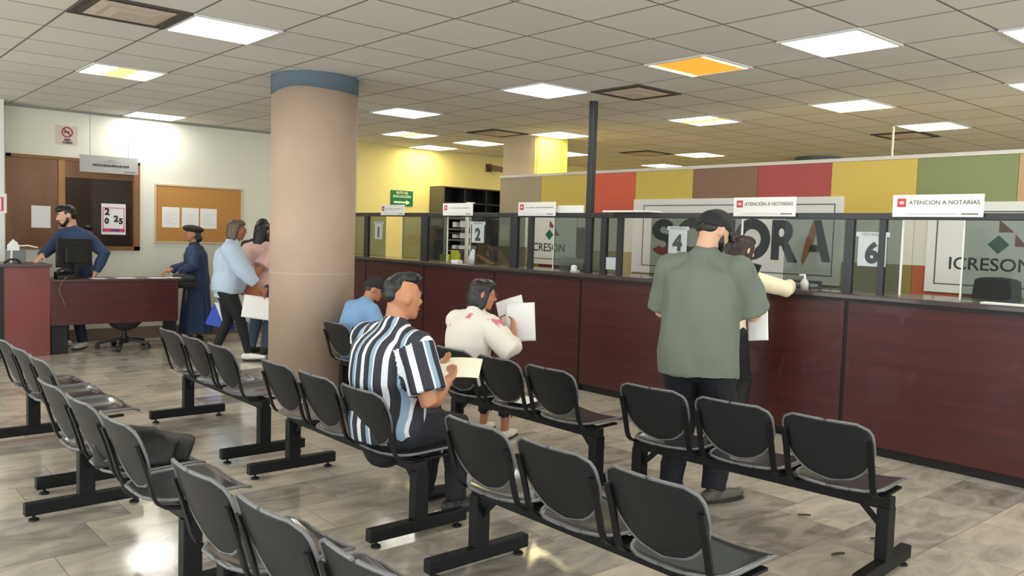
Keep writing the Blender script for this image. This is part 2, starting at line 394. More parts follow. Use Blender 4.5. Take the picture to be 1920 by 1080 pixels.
# ------------------------------------------------------------------ columns, pole, rod
STONE = mat('pinkish stone column', rgb(182, 160, 141), .75, var=.07, vscale=2.2, bump=.15, bscale=45)
BAND = mat('blue grey column band', rgb(88, 104, 116), .7)
def column(name, cx, cy, r, label):
    t = thing(name, label, 'column', (cx, cy, 0), 'round columns')
    smoothed(MB().cyl((cx, cy, 0), (cx, cy, CZ - .13), r, n=64).build('shaft', STONE, t))
    MB().cyl((cx, cy, 1.135), (cx, cy, 1.147), r + .0015, n=64).build('joint_line', mat('pale joint', rgb(190, 169, 150), .8), t)
    mb = MB(); n = 64                                   # painted band with an uneven lower edge
    lo = [CZ - .135 - .05 * (.5 + .5 * math.sin(3 * 2 * PI * k / n + 1)) * (.4 + .6 * math.sin(2 * PI * k / n) ** 2) for k in range(n)]
    R = r + .008
    vs = [(cx + R * math.cos(2 * PI * k / n), cy + R * math.sin(2 * PI * k / n), lo[k]) for k in range(n)] + [(cx + R * math.cos(2 * PI * k / n), cy + R * math.sin(2 * PI * k / n), CZ) for k in range(n)]
    vs += [(cx + (r - .01) * math.cos(2 * PI * k / n), cy + (r - .01) * math.sin(2 * PI * k / n), lo[k]) for k in range(n)]
    fs = [(k, (k + 1) % n, n + (k + 1) % n, n + k) for k in range(n)] + [(k, 2 * n + k, 2 * n + (k + 1) % n, (k + 1) % n) for k in range(n)]
    smoothed(mb.add(vs, fs).build('painted_band', BAND, t))
column('round_column', -7.25, 3.79, .395, 'thick round pinkish column with a blue grey band at the ceiling')
column('round_column', -7.1, 12.7, .36, 'distant column of which only the dark band shows over the partition')
t = thing('square_pillar', 'tan square pillar with one yellow side behind the glass screen', 'pillar', (-9.1, 8.3, 0))
B(-9.47, -8.78, 8.0, 8.6, 0, CZ).build('core', mat('tan pillar paint', rgb(200, 182, 150), .7), t)
B(-8.78, -8.74, 8.02, 8.6, 0, CZ).build('yellow_side', mat('bright yellow paint', rgb(240, 226, 120), .6), t)
DARK = mat('dark grey metal', rgb(46, 48, 52), .4, spec=.5)
tag(B(-6.125, -6.06, 6.32, 6.385, 1.2, CZ).build('support_pole', DARK, origin=(-6.09, 6.35, 1.2), bevel=.004), 'dark grey square pole from the counter to the ceiling', 'pole')
tag(MB().cyl((-4.53, 9.73, 2.0), (-4.53, 9.73, CZ), .013, n=12).build('hanging_rod', mat('white rod', rgb(225, 222, 205), .5), origin=(-4.53, 9.73, 2.0)), 'thin white rod hanging from the ceiling behind the partition', 'rod')
# ------------------------------------------------------------------ coloured partition behind the counter
PY = 7.9
t = thing('office_partition', 'colour block partition wall behind the glass counter screen', 'partition', (-5, PY, 0))
PC = {'beige': (176, 162, 132), 'mustard': (222, 198, 96), 'red': (232, 108, 80), 'brown': (150, 116, 92), 'crimson': (190, 88, 88), 'yellow': (230, 200, 98), 'green': (146, 156, 104), 'sand': (205, 172, 128),
      'cream': (238, 236, 222), 'olive': (150, 140, 80), 'terracotta': (190, 104, 66), 'maroon': (120, 52, 44), 'lime': (190, 184, 80), 'tan': (196, 180, 130)}
def pm(c): return mat('partition ' + c, rgb(*PC[c]), .7)
seams = [-9.38 + .85 * k for k in range(-1, 13)]
seams = [-9.40, -8.52, -7.63, -6.82, -5.96, -5.11, -4.27, -3.43, -2.59, -1.75, -.9]
top = ['beige', 'mustard', 'red', 'mustard', 'brown', 'crimson', 'yellow', 'green', 'sand', 'mustard']
mid = ['cream', 'cream', 'cream', 'cream', 'cream', 'cream', 'cream', 'cream', 'cream', 'cream']
low = ['olive', 'maroon', 'tan', 'beige', 'brown', 'olive', 'olive', 'terracotta', 'lime', 'brown']
for k in range(10):
    for z0, z1, c in ((1.84, 2.375, top[k]), (1.39, 1.84, mid[k]), (.75, 1.39, low[k]), (.05, .75, low[(k + 4) % 10])):
        B(seams[k] + .002, seams[k + 1] - .002, PY, PY + .05, z0 + .002, z1 - .002).build('panel', pm(c), t)
B(seams[0], seams[-1], PY - .012, PY + .062, 2.375, 2.41).build('top_cap', mat('partition cap', rgb(232, 226, 214), .5), t)
B(seams[0], seams[-1], PY + .005, PY + .045, .0, .05).build('foot_rail', DARK, t)
# ------------------------------------------------------------------ boards on the partition
BW = mat('white board', rgb(246, 246, 240), .5); INK = mat('dark grey ink', rgb(66, 72, 74), .6); LINE = mat('thin board line', rgb(112, 112, 106), .6)
def outline(x0, x1, z0, z1, y, w=.012):
    m = MB(); m.box(x0, x1, y - .002, y, z0, z0 + w); m.box(x0, x1, y - .002, y, z1 - w, z1); m.box(x0, x0 + w, y - .002, y, z0 + w, z1 - w); m.box(x1 - w, x1, y - .002, y, z0 + w, z1 - w); return m
UX, UZ = (1, 0, 0), (0, 0, 1)
t = thing('lettered_board', 'white board with large grey SONORA lettering behind the counter', 'sign board', (-5.47, PY - .02, 1.18))
B(-6.82, -4.12, PY - .022, PY - .002, 1.15, 2.035).build('backing', BW, t)
yb = PY - .022
outline(-6.66, -4.2, 1.235, 1.965, yb).build('border_line', LINE, t)
RED = mat('letter red', rgb(176, 52, 42), .6); ORA = mat('letter orange', rgb(196, 124, 70), .6)
def letters():
    z0, z1 = 1.38, 1.80; hh = z1 - z0; th = .008
    def ring(cx, cz, ro, ri, a0=0, a1=360, sq=1.):
        m = MB(); n = 40; full = abs(a1 - a0) >= 360
        K = n if full else n + 1
        A = [math.radians(a0 + (a1 - a0) * k / n) for k in range(K)]
        vs = [];
        for y in (yb - th, yb):
            for r in (ro, ri):
                vs += [(cx + r * math.cos(a) * sq, y, cz + r * math.sin(a)) for a in A]
        fs = []
        for k in range(n):
            j = (k + 1) % K
            fs += [(k, j, K + j, K + k), (2 * K + j, 2 * K + k, 3 * K + k, 3 * K + j), (j, k, 2 * K + k, 2 * K + j), (K + k, K + j, 3 * K + j, 3 * K + k)]
        if not full:
            for k in (0, K - 1): fs.append((k, K + k, 3 * K + k, 2 * K + k))
        return m.add(vs, fs)
    P = lambda pts: MB().prism(pts, (0, yb, 0), UX, UZ, th)
    R = hh / 2; zc = (z0 + z1) / 2
    # S: two stacked bowls, the lower one red
    sx = -6.34; r = .128
    s = ring(sx, z1 - r, r, r - .088, 28, 270, 1.3); s.v += []
    s.build('letter', INK, t)
    s2 = ring(sx, z0 + r - .006, r, r - .088, 90, -20, 1.3); s2.build('letter_curve', INK, t)
    ring(sx, z0 + r - .006, r, r - .088, -20, -152, 1.3).build('letter_foot', RED, t)
    ring(-5.93, zc, R + .01, R - .1).build('letter', INK, t)
    P([(-5.69, z0), (-5.60, z0), (-5.60, z1 - .14), (-5.43, z0), (-5.35, z0), (-5.35, z1), (-5.44, z1), (-5.44, z0 + .14), (-5.60, z1), (-5.69, z1)]).build('letter', INK, t)
    ring(-5.13, zc, R + .01, R - .1).build('letter', INK, t)
    P([(-4.89, z0), (-4.80, z0), (-4.80, z0 + .15), (-4.77, z0 + .15), (-4.69, z0 - .02), (-4.58, z0 - .02), (-4.70, z0 + .19), (-4.66, z0 + .24), (-4.65, z0 + .30), (-4.66, z0 + .36), (-4.70, z1 - .02), (-4.76, z1), (-4.89, z1)]).build('letter', INK, t)
    MB().ell((-4.775, yb - th - .001, z0 + .285), (.032, .002, .045)).build('letter_hole', BW, t)
    P([(-4.42, z1), (-4.34, z1), (-4.22, z0), (-4.31, z0), (-4.34, z0 + .1), (-4.46, z0 + .1), (-4.44, z0 + .17), (-4.365, z0 + .17), (-4.39, z1 - .11)]).build('letter', INK, t)
    P([(-4.42, z1), (-4.385, z1 - .12), (-4.44, z0 + .12), (-4.52, z0 - .04), (-4.54, z0), (-4.50, z0 + .2)]).build('letter_stroke', ORA, t)
letters()
GREEN = mat('logo green', rgb(40, 110, 84), .6); LBR = mat('logo brown', rgb(150, 92, 86), .6)
def logo_board(x0, x1, z0, z1, cx, dz, s, label, textx):
    t = thing('logo_board', label, 'sign board', ((x0 + x1) / 2, PY - .02, z0))
    B(x0, x1, PY - .022, PY - .002, z0, z1).build('backing', BW, t)
    outline(x0 + .08, x1 - .05, z0 + .07, z1 - .08, yb).build('border_line', LINE, t)
    P = lambda pts: MB().prism([(cx + a * s, dz + b * s) for a, b in pts], (0, yb, 0), UX, UZ, .004)
    P([(-.5, 0), (0, -.47), (.5, 0), (0, .47)]).build('green_diamond', GREEN, t)
    P([(0, .62), (.7, .62), (0, 1.24)]).build('brown_triangle', LBR, t)
    P([(.75, -.08), (1.3, -.08), (.75, .54)]).build('brown_triangle', LBR, t)
    text('lettering', 'ICRESON', .155, (textx, yb - .001, dz - .18), UX, UZ, INK, t, bold=.002, squeeze=1.08)
logo_board(-3.30, -1.55, 1.16, 1.97, -2.70, 1.60, .172, 'white logo board with green diamond at the right, cut by the picture edge', -2.76)
logo_board(-8.75, -7.72, 1.17, 1.96, -8.30, 1.575, .155, 'smaller white logo board with green diamond behind the middle of the glass screen', -8.33)
# ------------------------------------------------------------------ service counter
MAH = mat('mahogany laminate', rgb(74, 30, 30), .4, var=.22, vscale=5, stretch=(.22, .22, 5), coat=.1)
BLK = mat('black trim', rgb(22, 21, 22), .5); TOPM = mat('dark counter top', rgb(74, 64, 62), .25, coat=.3)
CY = 6.085
cs = [-11.75, -10.08, -8.68, -7.29, -5.92, -4.52, -3.11, -1.70, -.3, 1.1]
where = ['hidden by the round column', 'right of the round column', 'behind the striped man', 'behind the seated woman in white', 'left of the standing man in green', 'behind the standing man in green', 'just right of the standing man in green', 'at the right picture edge', 'outside the right picture edge']
for k in range(9):
    a, b = cs[k], cs[k + 1]
    t = thing('counter_unit', 'mahogany service counter unit ' + where[k], 'counter', ((a + b) / 2, CY + .2, 0), 'mahogany counter units in a row')
    B(a + .016, b - .016, CY, CY + .03, .07, 1.13).build('front_panel', MAH, t)
    B(a, a + .016, CY + .006, CY + .5, .0, 1.13).build('side_panel', BLK, t)
    B(b - .016, b, CY + .006, CY + .5, .0, 1.13).build('side_panel', BLK, t)
    B(a + .016, b - .016, CY + .03, CY + .05, .0, .07).build('plinth', BLK, t)
t = thing('worktop', 'long dark counter top running under the glass screen', 'counter top', (-5.3, CY + .25, 1.13))
B(cs[0], cs[-1], CY - .045, CY + .60, 1.15, 1.19).build('slab', TOPM, t, bevel=.008)
B(cs[0], cs[-1], CY - .04, CY + .60, 1.13, 1.15).build('under_rail', BLK, t)
# glass screen
GY0 = 6.25
SMOKE = glass_mat('smoked glass', (.60, .64, .62), .25, .02, .03, (.45, .47, .46)); EDGE = mat('polished glass edge', rgb(226, 230, 222), .3)
t = thing('glass_screen', 'framed screen of smoked glass panes on the counter top', 'glass screen', (-5.3, GY0, 1.19))
B(cs[0], cs[-1], GY0 - .02, GY0 + .03, 1.755, 1.805).build('top_rail', DARK, t, bevel=.004)
for x0, x1 in ((-10.40, -10.30), (-8.99, -8.85), (-7.22, -7.10), (-6.92, -6.85), (-6.03, -5.95), (-5.82, -5.745), (-5.60, -5.54), (-4.62, -4.55), (-3.235, -3.165), (-2.965, -2.915), (-1.6, -1.53)):
    B(x0, x1, GY0 - .015, GY0 + .025, 1.19, 1.755).build('post', DARK, t)
def pane(x0, x1, e0=False, e1=False):
    B(x0, x1, GY0, GY0 + .008, 1.195, 1.755).build('pane', SMOKE, t)
    if e0: B(x0 - .012, x0, GY0 - .002, GY0 + .01, 1.195, 1.755).build('pane_edge', EDGE, t)
    if e1: B(x1, x1 + .012, GY0 - .002, GY0 + .01, 1.195, 1.755).build('pane_edge', EDGE, t)
for a in ((-11.7, -10.42), (-10.30, -9.86), (-9.44, -8.99, True, False), (-8.85, -8.44, False, True), (-7.96, -7.22, True, False), (-7.10, -6.99), (-6.51, -6.03, True, False), (-5.95, -5.82), (-5.745, -5.60),
          (-5.18, -4.62), (-4.55, -4.18, False, True), (-3.76, -3.235), (-3.165, -2.965), (-2.915, -2.80, False, True), (-2.36, -1.6, True, False), (-1.53, -.6)):
    pane(*a)
# ------------------------------------------------------------------ counter signs
PAPW = mat('white sign plastic', rgb(238, 238, 236), .45); SRED = mat('sign red', rgb(196, 62, 60), .6); GREYI = mat('grey small print', rgb(128, 128, 128), .6); PINK = mat('pale pink mark', rgb(246, 206, 200), .6)
def desk_sign(x0, x1, z0, z1, words, label, y=6.205):
    t = thing('counter_sign', label, 'sign', ((x0 + x1) / 2, y, z0), 'white window signs on the screen rail')
    B(x0, x1, y, y + .008, z0, z1).build('plate', PAPW, t, bevel=.002)
    W = x1 - x0; h = z1 - z0; yf = y - .0015
    ix0 = x0 + .055 * W; iw = min(.10 * W, .4 * h)
    B(ix0, ix0 + iw, yf, y, z1 - .16 * h - iw, z1 - .16 * h).build('red_emblem', SRED, t)
    MB().ell((ix0 + iw / 2, yf, z1 - .16 * h - iw / 2), (iw * .3, .001, iw * .2)).build('emblem_mark', PINK, t)
    if words:
        tx = text('lettering', words, h * .26, (x0 + .19 * W, yf, z1 - .36 * h), UX, UZ, INK, t, align='LEFT', depth=.001)
        wd = max(v.co.x for v in tx.data.vertices) - min(v.co.x for v in tx.data.vertices); k = .77 * W / wd
        a = min(v.co.x for v in tx.data.vertices)
        for v in tx.data.vertices: v.co.x = a + (v.co.x - a) * k
    else:
        random.seed(int(abs(x0) * 100)); m = MB(); x = x0 + .2 * W
        while x < x1 - .08 * W:
            q = random.uniform(.012, .03); m.box(x, x + q, yf, y, z1 - .42 * h, z1 - .34 * h - random.uniform(0, .06) * h); x += q + .006
        m.build('small_print', GREYI, t)
    B(x0 + .16 * W, x0 + .74 * W, yf, y, z0 + .13 * h, z0 + .145 * h).build('rule', GREYI, t)
    B(x0 + .77 * W, x0 + .95 * W, yf, y, z0 + .10 * h, z0 + .17 * h).build('footer_mark', GREYI, t)
desk_sign(-2.86, -2.235, 1.775, 1.935, 'ATENCIÓN A NOTARÍAS', 'largest white ATENCIÓN A NOTARÍAS sign on the rail, at the right')
desk_sign(-4.24, -3.65, 1.775, 1.935, 'ATENCIÓN A NOTARÍAS', 'white ATENCIÓN A NOTARÍAS sign right of the black cap')
desk_sign(-7.06, -6.46, 1.77, 1.92, None, 'white counter sign with red emblem left of the dark pole')
desk_sign(-8.48, -7.88, 1.77, 1.92, None, 'white counter sign in front of the black shelving')
desk_sign(-9.92, -9.34, 1.77, 1.91, None, 'beige looking counter sign under the green arrow sign')
t = thing('counter_sign', 'plain white sign standing behind the one left of the pole', 'sign', (-6.25, 6.5, 1.79), 'white window signs on the screen rail')
B(-6.50, -6.12, 6.285, 6.291, 1.78, 1.885).build('plate', PAPW, t); B(-6.45, -6.17, 6.2838, 6.2852, 1.80, 1.806).build('rule', GREYI, t)
tag(B(-5.66, -5.08, 6.08, 6.27, 1.807, 1.822).build('lying_sign', PAPW, origin=(-5.37, 6.2, 1.807)), 'white sign lying flat on the screen rail, seen edge on', 'sign')
CARD = glass_mat('translucent card', (.55, .58, .57), .1, .2, .72, (.62, .66, .66)); CARDW = mat('pale card', rgb(196, 204, 206), .5)
def number_card(x0, x1, z0, z1, n, label, m=CARDW, head=True):
    y = GY0 - .008
    t = thing('number_card', label, 'number sign', ((x0 + x1) / 2, y, z0), 'number cards on the glass')
    B(x0, x1, y, y + .004, z0, z1).build('card', m, t)
    text('number', n, (z1 - z0) * .92, ((x0 + x1) / 2, y - .0015, z0 + (z1 - z0) * .42), UX, UZ, INK, t, bold=.010, depth=.001)
    if head:
        B(x0 - .02, x1 + .02, y - .001, y + .003, z1, z1 + .035).build('header', CARDW, t)
        tx = text('header_lettering', 'VENTANILLA', .03, ((x0 + x1) / 2, y - .002, z1 + .017), UX, UZ, GREYI, t, depth=.001)
number_card(-3.125, -2.905, 1.40, 1.625, '6', 'grey number 6 card taped on smoked glass between two dark posts')
number_card(-4.96, -4.75, 1.43, 1.645, '4', 'grey number 4 card on the glass left of the man in green')
number_card(-7.93, -7.70, 1.45, 1.665, '2', 'white number 2 card on the glass right of the white shelves')
number_card(-10.12, -9.93, 1.44, 1.65, '1', 'small number 1 card on the glass beside the round column')
tag(B(-5.74, -5.60, GY0 - .006, GY0 - .003, 1.24, 1.36).build('notice_card', CARDW, origin=(-5.67, GY0, 1.24)), 'small grey notice taped low on the glass right of the pole', 'notice')
# ------------------------------------------------------------------ things behind and on the counter
GL = mat('grey plastic', rgb(120, 124, 126), .45); LG = mat('light grey plastic', rgb(205, 206, 204), .45); PAPER = mat('paper', rgb(240, 240, 238), .6)
t = thing('black_shelving', 'black open pigeon hole shelving against the yellow wall', 'shelving', (-11.45, 9.0, 0))
BKS = mat('black shelf board', rgb(24, 26, 30), .5)
m = MB(); x0, x1, y0, y1, z0, z1 = -11.78, -11.4, 8.34, 9.75, 0., 2.34
B(x0, x0 + .02, y0, y1, z0, z1).build('back_panel', BKS, t)
B(x0 + .02, x1, y0, y0 + .03, z0, z1).build('side_panel', mat('grey shelf side', rgb(86, 82, 74), .5), t); B(x0 + .02, x1, y1 - .03, y1, z0, z1).build('side_panel', BKS, t)
for k in range(10): B(x0 + .02, x1, y0 + .03, y1 - .03, z0 + .02 + k * .255, z0 + .04 + k * .255).build('shelf_board', BKS, t)
for y in (8.8, 9.27): B(x0 + .02, x1 - .01, y, y + .02, .05, z1).build('divider', BKS, t)
for k, (y, z) in enumerate(((8.86, 2.08), (9.5, 1.82))):
    tag(B(-11.6, -11.39, y, y + .16, z, z + .015).build('paper_stack', PAPER, origin=(-11.5, y, z)), ('small white paper stack on an upper shelf of the black shelving', 'small white paper stack on a lower right shelf of the black shelving')[k], 'paper')
t = thing('document_rack', 'grey document rack with white uprights seen through the second window', 'rack', (-9.2, 6.9, 0))
GS = mat('grey steel shelf', rgb(118, 116, 112), .5)
for x in (-9.46, -8.98): B(x, x + .035, 6.95, 6.99, 0, 1.85).build('upright', EDGE, t)
B(-9.46, -8.945, 7.25, 7.27, .0, 1.85).build('back_sheet', mat('grey steel back', rgb(96, 96, 94), .5), t)
for z in (.5, .8, 1.05, 1.30, 1.45, 1.60, 1.75): B(-9.425, -8.98, 6.96, 7.25, z, z + .02).build('shelf', GS, t)
for k, (x, z, w_, h_) in enumerate(((-9.33, 1.62, .08, .07), (-9.16, 1.62, .12, .09), (-9.33, 1.47, .08, .05), (-9.16, 1.47, .12, .07), (-9.33, 1.32, .08, .05), (-9.18, 1.32, .14, .05))):
    tag(B(x, x + w_, 7.0, 7.2, z + .02, z + .02 + h_).build('paper_bundle', PAPER, origin=(x, 7.0, z + .02)), 'white paper bundle on the %s shelf of the grey document rack, %s' % (('upper', 'middle', 'lower')[k // 2], ('smaller left one', 'larger right one')[k % 2]), 'paper', 'paper bundles on the grey document rack')
t = thing('letter_tray', 'bright yellow folder standing on the counter behind the second window', 'folder', (-8.5, 6.42, 1.19))
YF = mat('bright yellow plastic', rgb(222, 226, 72), .5)
B(-8.58, -8.42, 6.42, 6.425, 1.19, 1.34).build('front_cover', YF, t); B(-8.58, -8.42, 6.45, 6.455, 1.19, 1.31).build('back_cover', YF, t); B(-8.58, -8.42, 6.425, 6.45, 1.19, 1.195).build('spine', YF, t)
tag(B(-8.82, -8.70, 6.42, 6.5, 1.19, 1.28).build('sticky_note_block', YF, origin=(-8.76, 6.45, 1.19)), 'yellow green note block behind smoked glass beside the yellow folder', 'notes')
def monitor(cx, cy, z, wd, ht, rz, label, m=BLK):
    t = thing('monitor', label, 'monitor', (cx, cy, z)); t.rotation_euler.z = rz
    sv = OFF[t.name]; OFF[t.name] = Vector((0, 0, 0))
    B(-wd / 2, wd / 2, -.02, .02, .13, .13 + ht).build('screen_housing', m, t, bevel=.006)
    B(-wd / 2 + .012, wd / 2 - .012, .02, .022, .142, .118 + ht).build('display', mat('screen off', rgb(30, 34, 40), .15), t)
    B(-wd * .3, wd * .3, -.05, -.02, .18, .10 + ht * .8).build('rear_bulge', m, t, bevel=.01)
    B(-.03, .03, -.045, -.025, .01, .25).build('stand', m, t); B(-.12, .12, -.1, .1, 0, .012).build('base', m, t, bevel=.004)
    OFF[t.name] = sv; return t
monitor(-6.30, 6.5, 1.19, .22, .34, PI, 'dark back of a monitor behind the glass beside the pole', GL)
t = thing('printer', 'white office printer behind the glass left of the dark pole', 'printer', (-6.45, 6.55, 1.19))
B(-6.60, -6.38, 6.42, 6.68, 1.19, 1.34).build('body', LG, t, bevel=.02)
MB().add([(-6.56, 6.60, 1.34), (-6.42, 6.60, 1.34), (-6.42, 6.67, 1.56), (-6.56, 6.67, 1.56), (-6.56, 6.61, 1.34), (-6.42, 6.61, 1.34), (-6.42, 6.68, 1.56), (-6.56, 6.68, 1.56)], [(0, 1, 2, 3), (7, 6, 5, 4), (0, 4, 5, 1), (1, 5, 6, 2), (2, 6, 7, 3), (3, 7, 4, 0)]).build('paper_feed', PAPER, t)
B(-6.56, -6.42, 6.38, 6.43, 1.22, 1.235).build('output_tray', GL, t)
t = thing('tape_holder', 'small white tape dispenser on the counter top left of the pole', 'tape dispenser', (-6.1, 6.16, 1.19))
B(-6.14, -6.05, 6.14, 6.19, 1.19, 1.215).build('base', LG, t, bevel=.004); MB().cyl((-6.11, 6.15, 1.235), (-6.11, 6.18, 1.235), .03).build('tape_roll', PAPER, t)
def bottle(x, y, label):
    t = thing('sanitizer_bottle', label, 'bottle', (x, y, 1.19))
    smoothed(MB().sweep([(x, y, 1.19), (x, y, 1.25), (x, y, 1.275)], [(.035, .025), (.033, .024), (.014, .014)], cap0='flat', cap1='flat').build('body', LG, t))
    MB().cyl((x, y, 1.275), (x, y, 1.31), .008).build('pump', PAPER, t); MB().bar((x, y, 1.31), (x - .045, y, 1.305), .014, .012).build('nozzle', PAPER, t)
bottle(-3.51, 6.16, 'white pump bottle on the counter right of the green shirted man')
t = thing('paper_tray', 'low grey tray with papers on the counter left of the pump bottle', 'tray', (-3.68, 6.42, 1.19))
B(-3.86, -3.55, 6.34, 6.5, 1.19, 1.205).build('tray_base', GL, t); B(-3.84, -3.57, 6.36, 6.48, 1.205, 1.225).build('paper', PAPER, t); B(-3.86, -3.55, 6.5, 6.51, 1.19, 1.25).build('tray_back', GL, t)
tag(B(-2.18, -1.9, 6.10, 6.2, 1.19, 1.2).build('paper_pad', PAPER, origin=(-2.05, 6.15, 1.19)), 'white paper pad on the counter at the right edge', 'paper')
tag(B(-8.17, -8.04, 6.12, 6.2, 1.19, 1.23).build('card_box', PAPER, origin=(-8.1, 6.16, 1.19)), 'small white card box on the counter before the second window', 'box')
tag(MB().sweep([(-7.83, 6.16, 1.19), (-7.83, 6.17, 1.27), (-7.81, 6.18, 1.36)], [(.055, .03), (.06, .02), (.03, .012)], cap0='flat').build('plastic_bag', mat('milky plastic', rgb(196, 202, 202), .35), origin=(-7.83, 6.16, 1.19), smooth=True), 'milky plastic bag standing on the counter under the number 2 card', 'bag')
def office_chair(x, y, label, seat_z=.48, back_h=1.0, rz=0, back=True):
    t = thing('office_chair', label, 'office chair', (x, y, 0), 'office chairs'); t.rotation_euler.z = rz
    sv = OFF[t.name]; OFF[t.name] = Vector((0, 0, 0))
    for k in range(5):
        a = 2 * PI * k / 5 + .3; e = (.30 * math.cos(a), .30 * math.sin(a), .075)
        MB().strip([(0, 0, .12), (.15 * math.cos(a), .15 * math.sin(a), .105), e], .045, .03, (-math.sin(a), math.cos(a), 0)).build('base_arm', BLK, t)
        c = MB().cyl((e[0] - .012 * math.sin(a), e[1] + .012 * math.cos(a), .031), (e[0] + .03 * math.sin(a) * .0 - .036 * math.sin(a) * -1, e[1] - .036 * math.cos(a), .031), .03, n=16)
        c.build('caster', BLK, t); MB().cyl((e[0], e[1], .04), (e[0], e[1], .09), .012, n=10).build('caster_stem', BLK, t)
    MB().cyl((0, 0, .09), (0, 0, seat_z - .05), .03, .022).build('gas_column', BLK, t)
    MB().cyl((0, 0, .07), (0, 0, .15), .05).build('hub', BLK, t)
    CH = mat('charcoal upholstery', rgb(44, 44, 46), .8)
    smoothed(MB().sweep([(0, 0, seat_z - .05), (0, 0, seat_z + .02)], [(.24, .23), (.22, .21)], n=28).build('seat_cushion', CH, t))
    if back:
        MB().strip([(0, -.1, seat_z - .05), (0, -.27, seat_z - .04), (0, -.29, seat_z + .12)], .06, .015, (1, 0, 0)).build('back_bar', BLK, t)
        smoothed(MB().sweep([(0, -.24, seat_z + .08), (0, -.25, seat_z + .3), (0, -.27, seat_z + back_h - .48)], [(.16, .03), (.21, .035), (.17, .03)], n=24).build('backrest', CH, t))
    OFF[t.name] = sv; return t
office_chair(-2.48, 7.0, 'dark office chair behind the right window, only its rounded back top showing', .62, 1.17, PI)
office_chair(-9.95, 7.0, 'dark office chair behind the glass near the round column', .62, 1.45, PI)
t = thing('wall_camera', 'small brown security camera on the yellow wall', 'camera', (-11.7, 9.68, 2.75))
CAM = mat('brown camera housing', rgb(96, 76, 52), .5)
B(XW, XW + .03, 9.56, 9.68, 2.68, 2.82).build('mount_plate', CAM, t); MB().bar((XW + .02, 9.63, 2.75), (XW + .16, 9.66, 2.75), .04, .04).build('arm', CAM, t)
MB().bar((XW + .12, 9.60, 2.75), (XW + .2, 9.82, 2.72), .08, .09).build('housing', CAM, t); MB().cyl((XW + .2, 9.82, 2.72), (XW + .208, 9.84, 2.717), .03).build('lens', BLK, t)
# green exit sign on the yellow wall
def wall_board(y0, y1, z0, z1, th=.012): return B(XW, XW + th, y0, y1, z0, z1)
WX, WZ = (0, 1, 0), (0, 0, 1)
t = thing('exit_route_sign', 'green evacuation route sign with a white arrow on the yellow wall', 'sign', (XW, 7.78, 2.0))
wall_board(7.56, 8.0, 1.98, 2.235).build('plate', mat('sign green', rgb(20, 110, 74), .5), t)
SW = mat('sign white', rgb(222, 240, 214), .5)
text('lettering', 'RUTA DE', .055, (XW + .014, 7.78, 2.195), WX, WZ, SW, t, bold=.001); text('lettering', 'EVACUACIÓN', .055, (XW + .014, 7.78, 2.135), WX, WZ, SW, t, bold=.001)
MB().prism([(-.16, -.014), (.08, -.014), (.08, -.04), (.16, 0), (.08, .04), (.08, .014), (-.16, .014)], (XW + .012, 7.78, 2.04), WX, WZ, .003).build('arrow', SW, t)
# ------------------------------------------------------------------ left wall: signs, cork board
t = thing('no_smoking_sign', 'no smoking sign high on the cream wall', 'sign', (XW, 2.72, 2.52))
wall_board(2.60, 2.85, 2.52, 2.755, .006).build('plate', mat('pinkish sign plate', rgb(214, 196, 188), .5), t)
xs = XW + .007; m = MB(); cy_, cz_, n = 2.73, 2.675, 40
vs = []
for x in (xs, xs + .002):
    for r in (.066, .052): vs += [(x, cy_ + r * math.cos(2 * PI * k / n), cz_ + r * math.sin(2 * PI * k / n)) for k in range(n)]
fs = []
for k in range(n):
    j = (k + 1) % n; fs += [(k, j, n + j, n + k), (2 * n + j, 2 * n + k, 3 * n + k, 3 * n + j), (j, k, 2 * n + k, 2 * n + j), (n + k, n + j, 3 * n + j, 3 * n + k)]
m.add(vs, fs); m.bar((xs + .002, cy_ - .042, cz_ + .042), (xs + .002, cy_ + .042, cz_ - .042), .003, .014, (0, 1, 1)); m.build('red_circle', mat('prohibition red', rgb(150, 44, 44), .5), t)
MB().bar((xs + .0015, cy_ - .04, cz_ - .002), (xs + .0015, cy_ + .03, cz_ + .006), .003, .014).build('cigarette', BLK, t)
text('lettering', 'NO', .045, (xs + .001, 2.735, 2.578), WX, WZ, BLK, t, bold=.002); text('lettering', 'FUMAR', .036, (xs + .001, 2.735, 2.543), WX, WZ, BLK, t, bold=.001)
t = thing('hanging_sign', 'grey sign hanging in front of the office window', 'sign', (-11.6, 3.15, 2.17))
B(-11.62, -11.605, 2.83, 3.53, 2.185, 2.40).build('plate', mat('grey sign plate', rgb(176, 176, 174), .45), t)
m = MB(); random.seed(3); y = 2.98
while y < 3.40:
    q = random.uniform(.015, .03); m.box(-11.605, -11.603, y, y + q, 2.265, 2.29 + random.uniform(0, .008)); y += q + .006
m.build('lettering', INK, t)
m = MB(); m.box(-11.605, -11.603, 3.16, 3.24, 2.345, 2.352); m.box(-11.605, -11.603, 3.1, 3.3, 2.322, 2.327); m.build('small_print', GREYI, t)
B(-11.605, -11.603, 3.36, 3.5, 2.205, 2.222).build('footer_mark', GREYI, t)
for y in (2.95, 3.41): MB().cyl((-11.612, y, 2.40), (-11.612, y, CZ), .003, n=8).build('wire', GREYI, t)
t = thing('cork_board', 'cork notice board in a thin frame on the cream wall', 'notice board', (XW, 4.41, 1.31))
wall_board(3.82, 5.01, 1.32, 2.08, .012).build('cork', mat('cork', rgb(190, 138, 74), .9, var=.16, vscale=70), t)
m = MB()
for a in ((3.80, 5.03, 1.30, 1.32), (3.80, 5.03, 2.08, 2.10), (3.80, 3.82, 1.32, 2.08), (5.01, 5.03, 1.32, 2.08)): m.box(XW, XW + .02, *a)
m.build('frame', mat('pale board frame', rgb(206, 196, 170), .5), t)
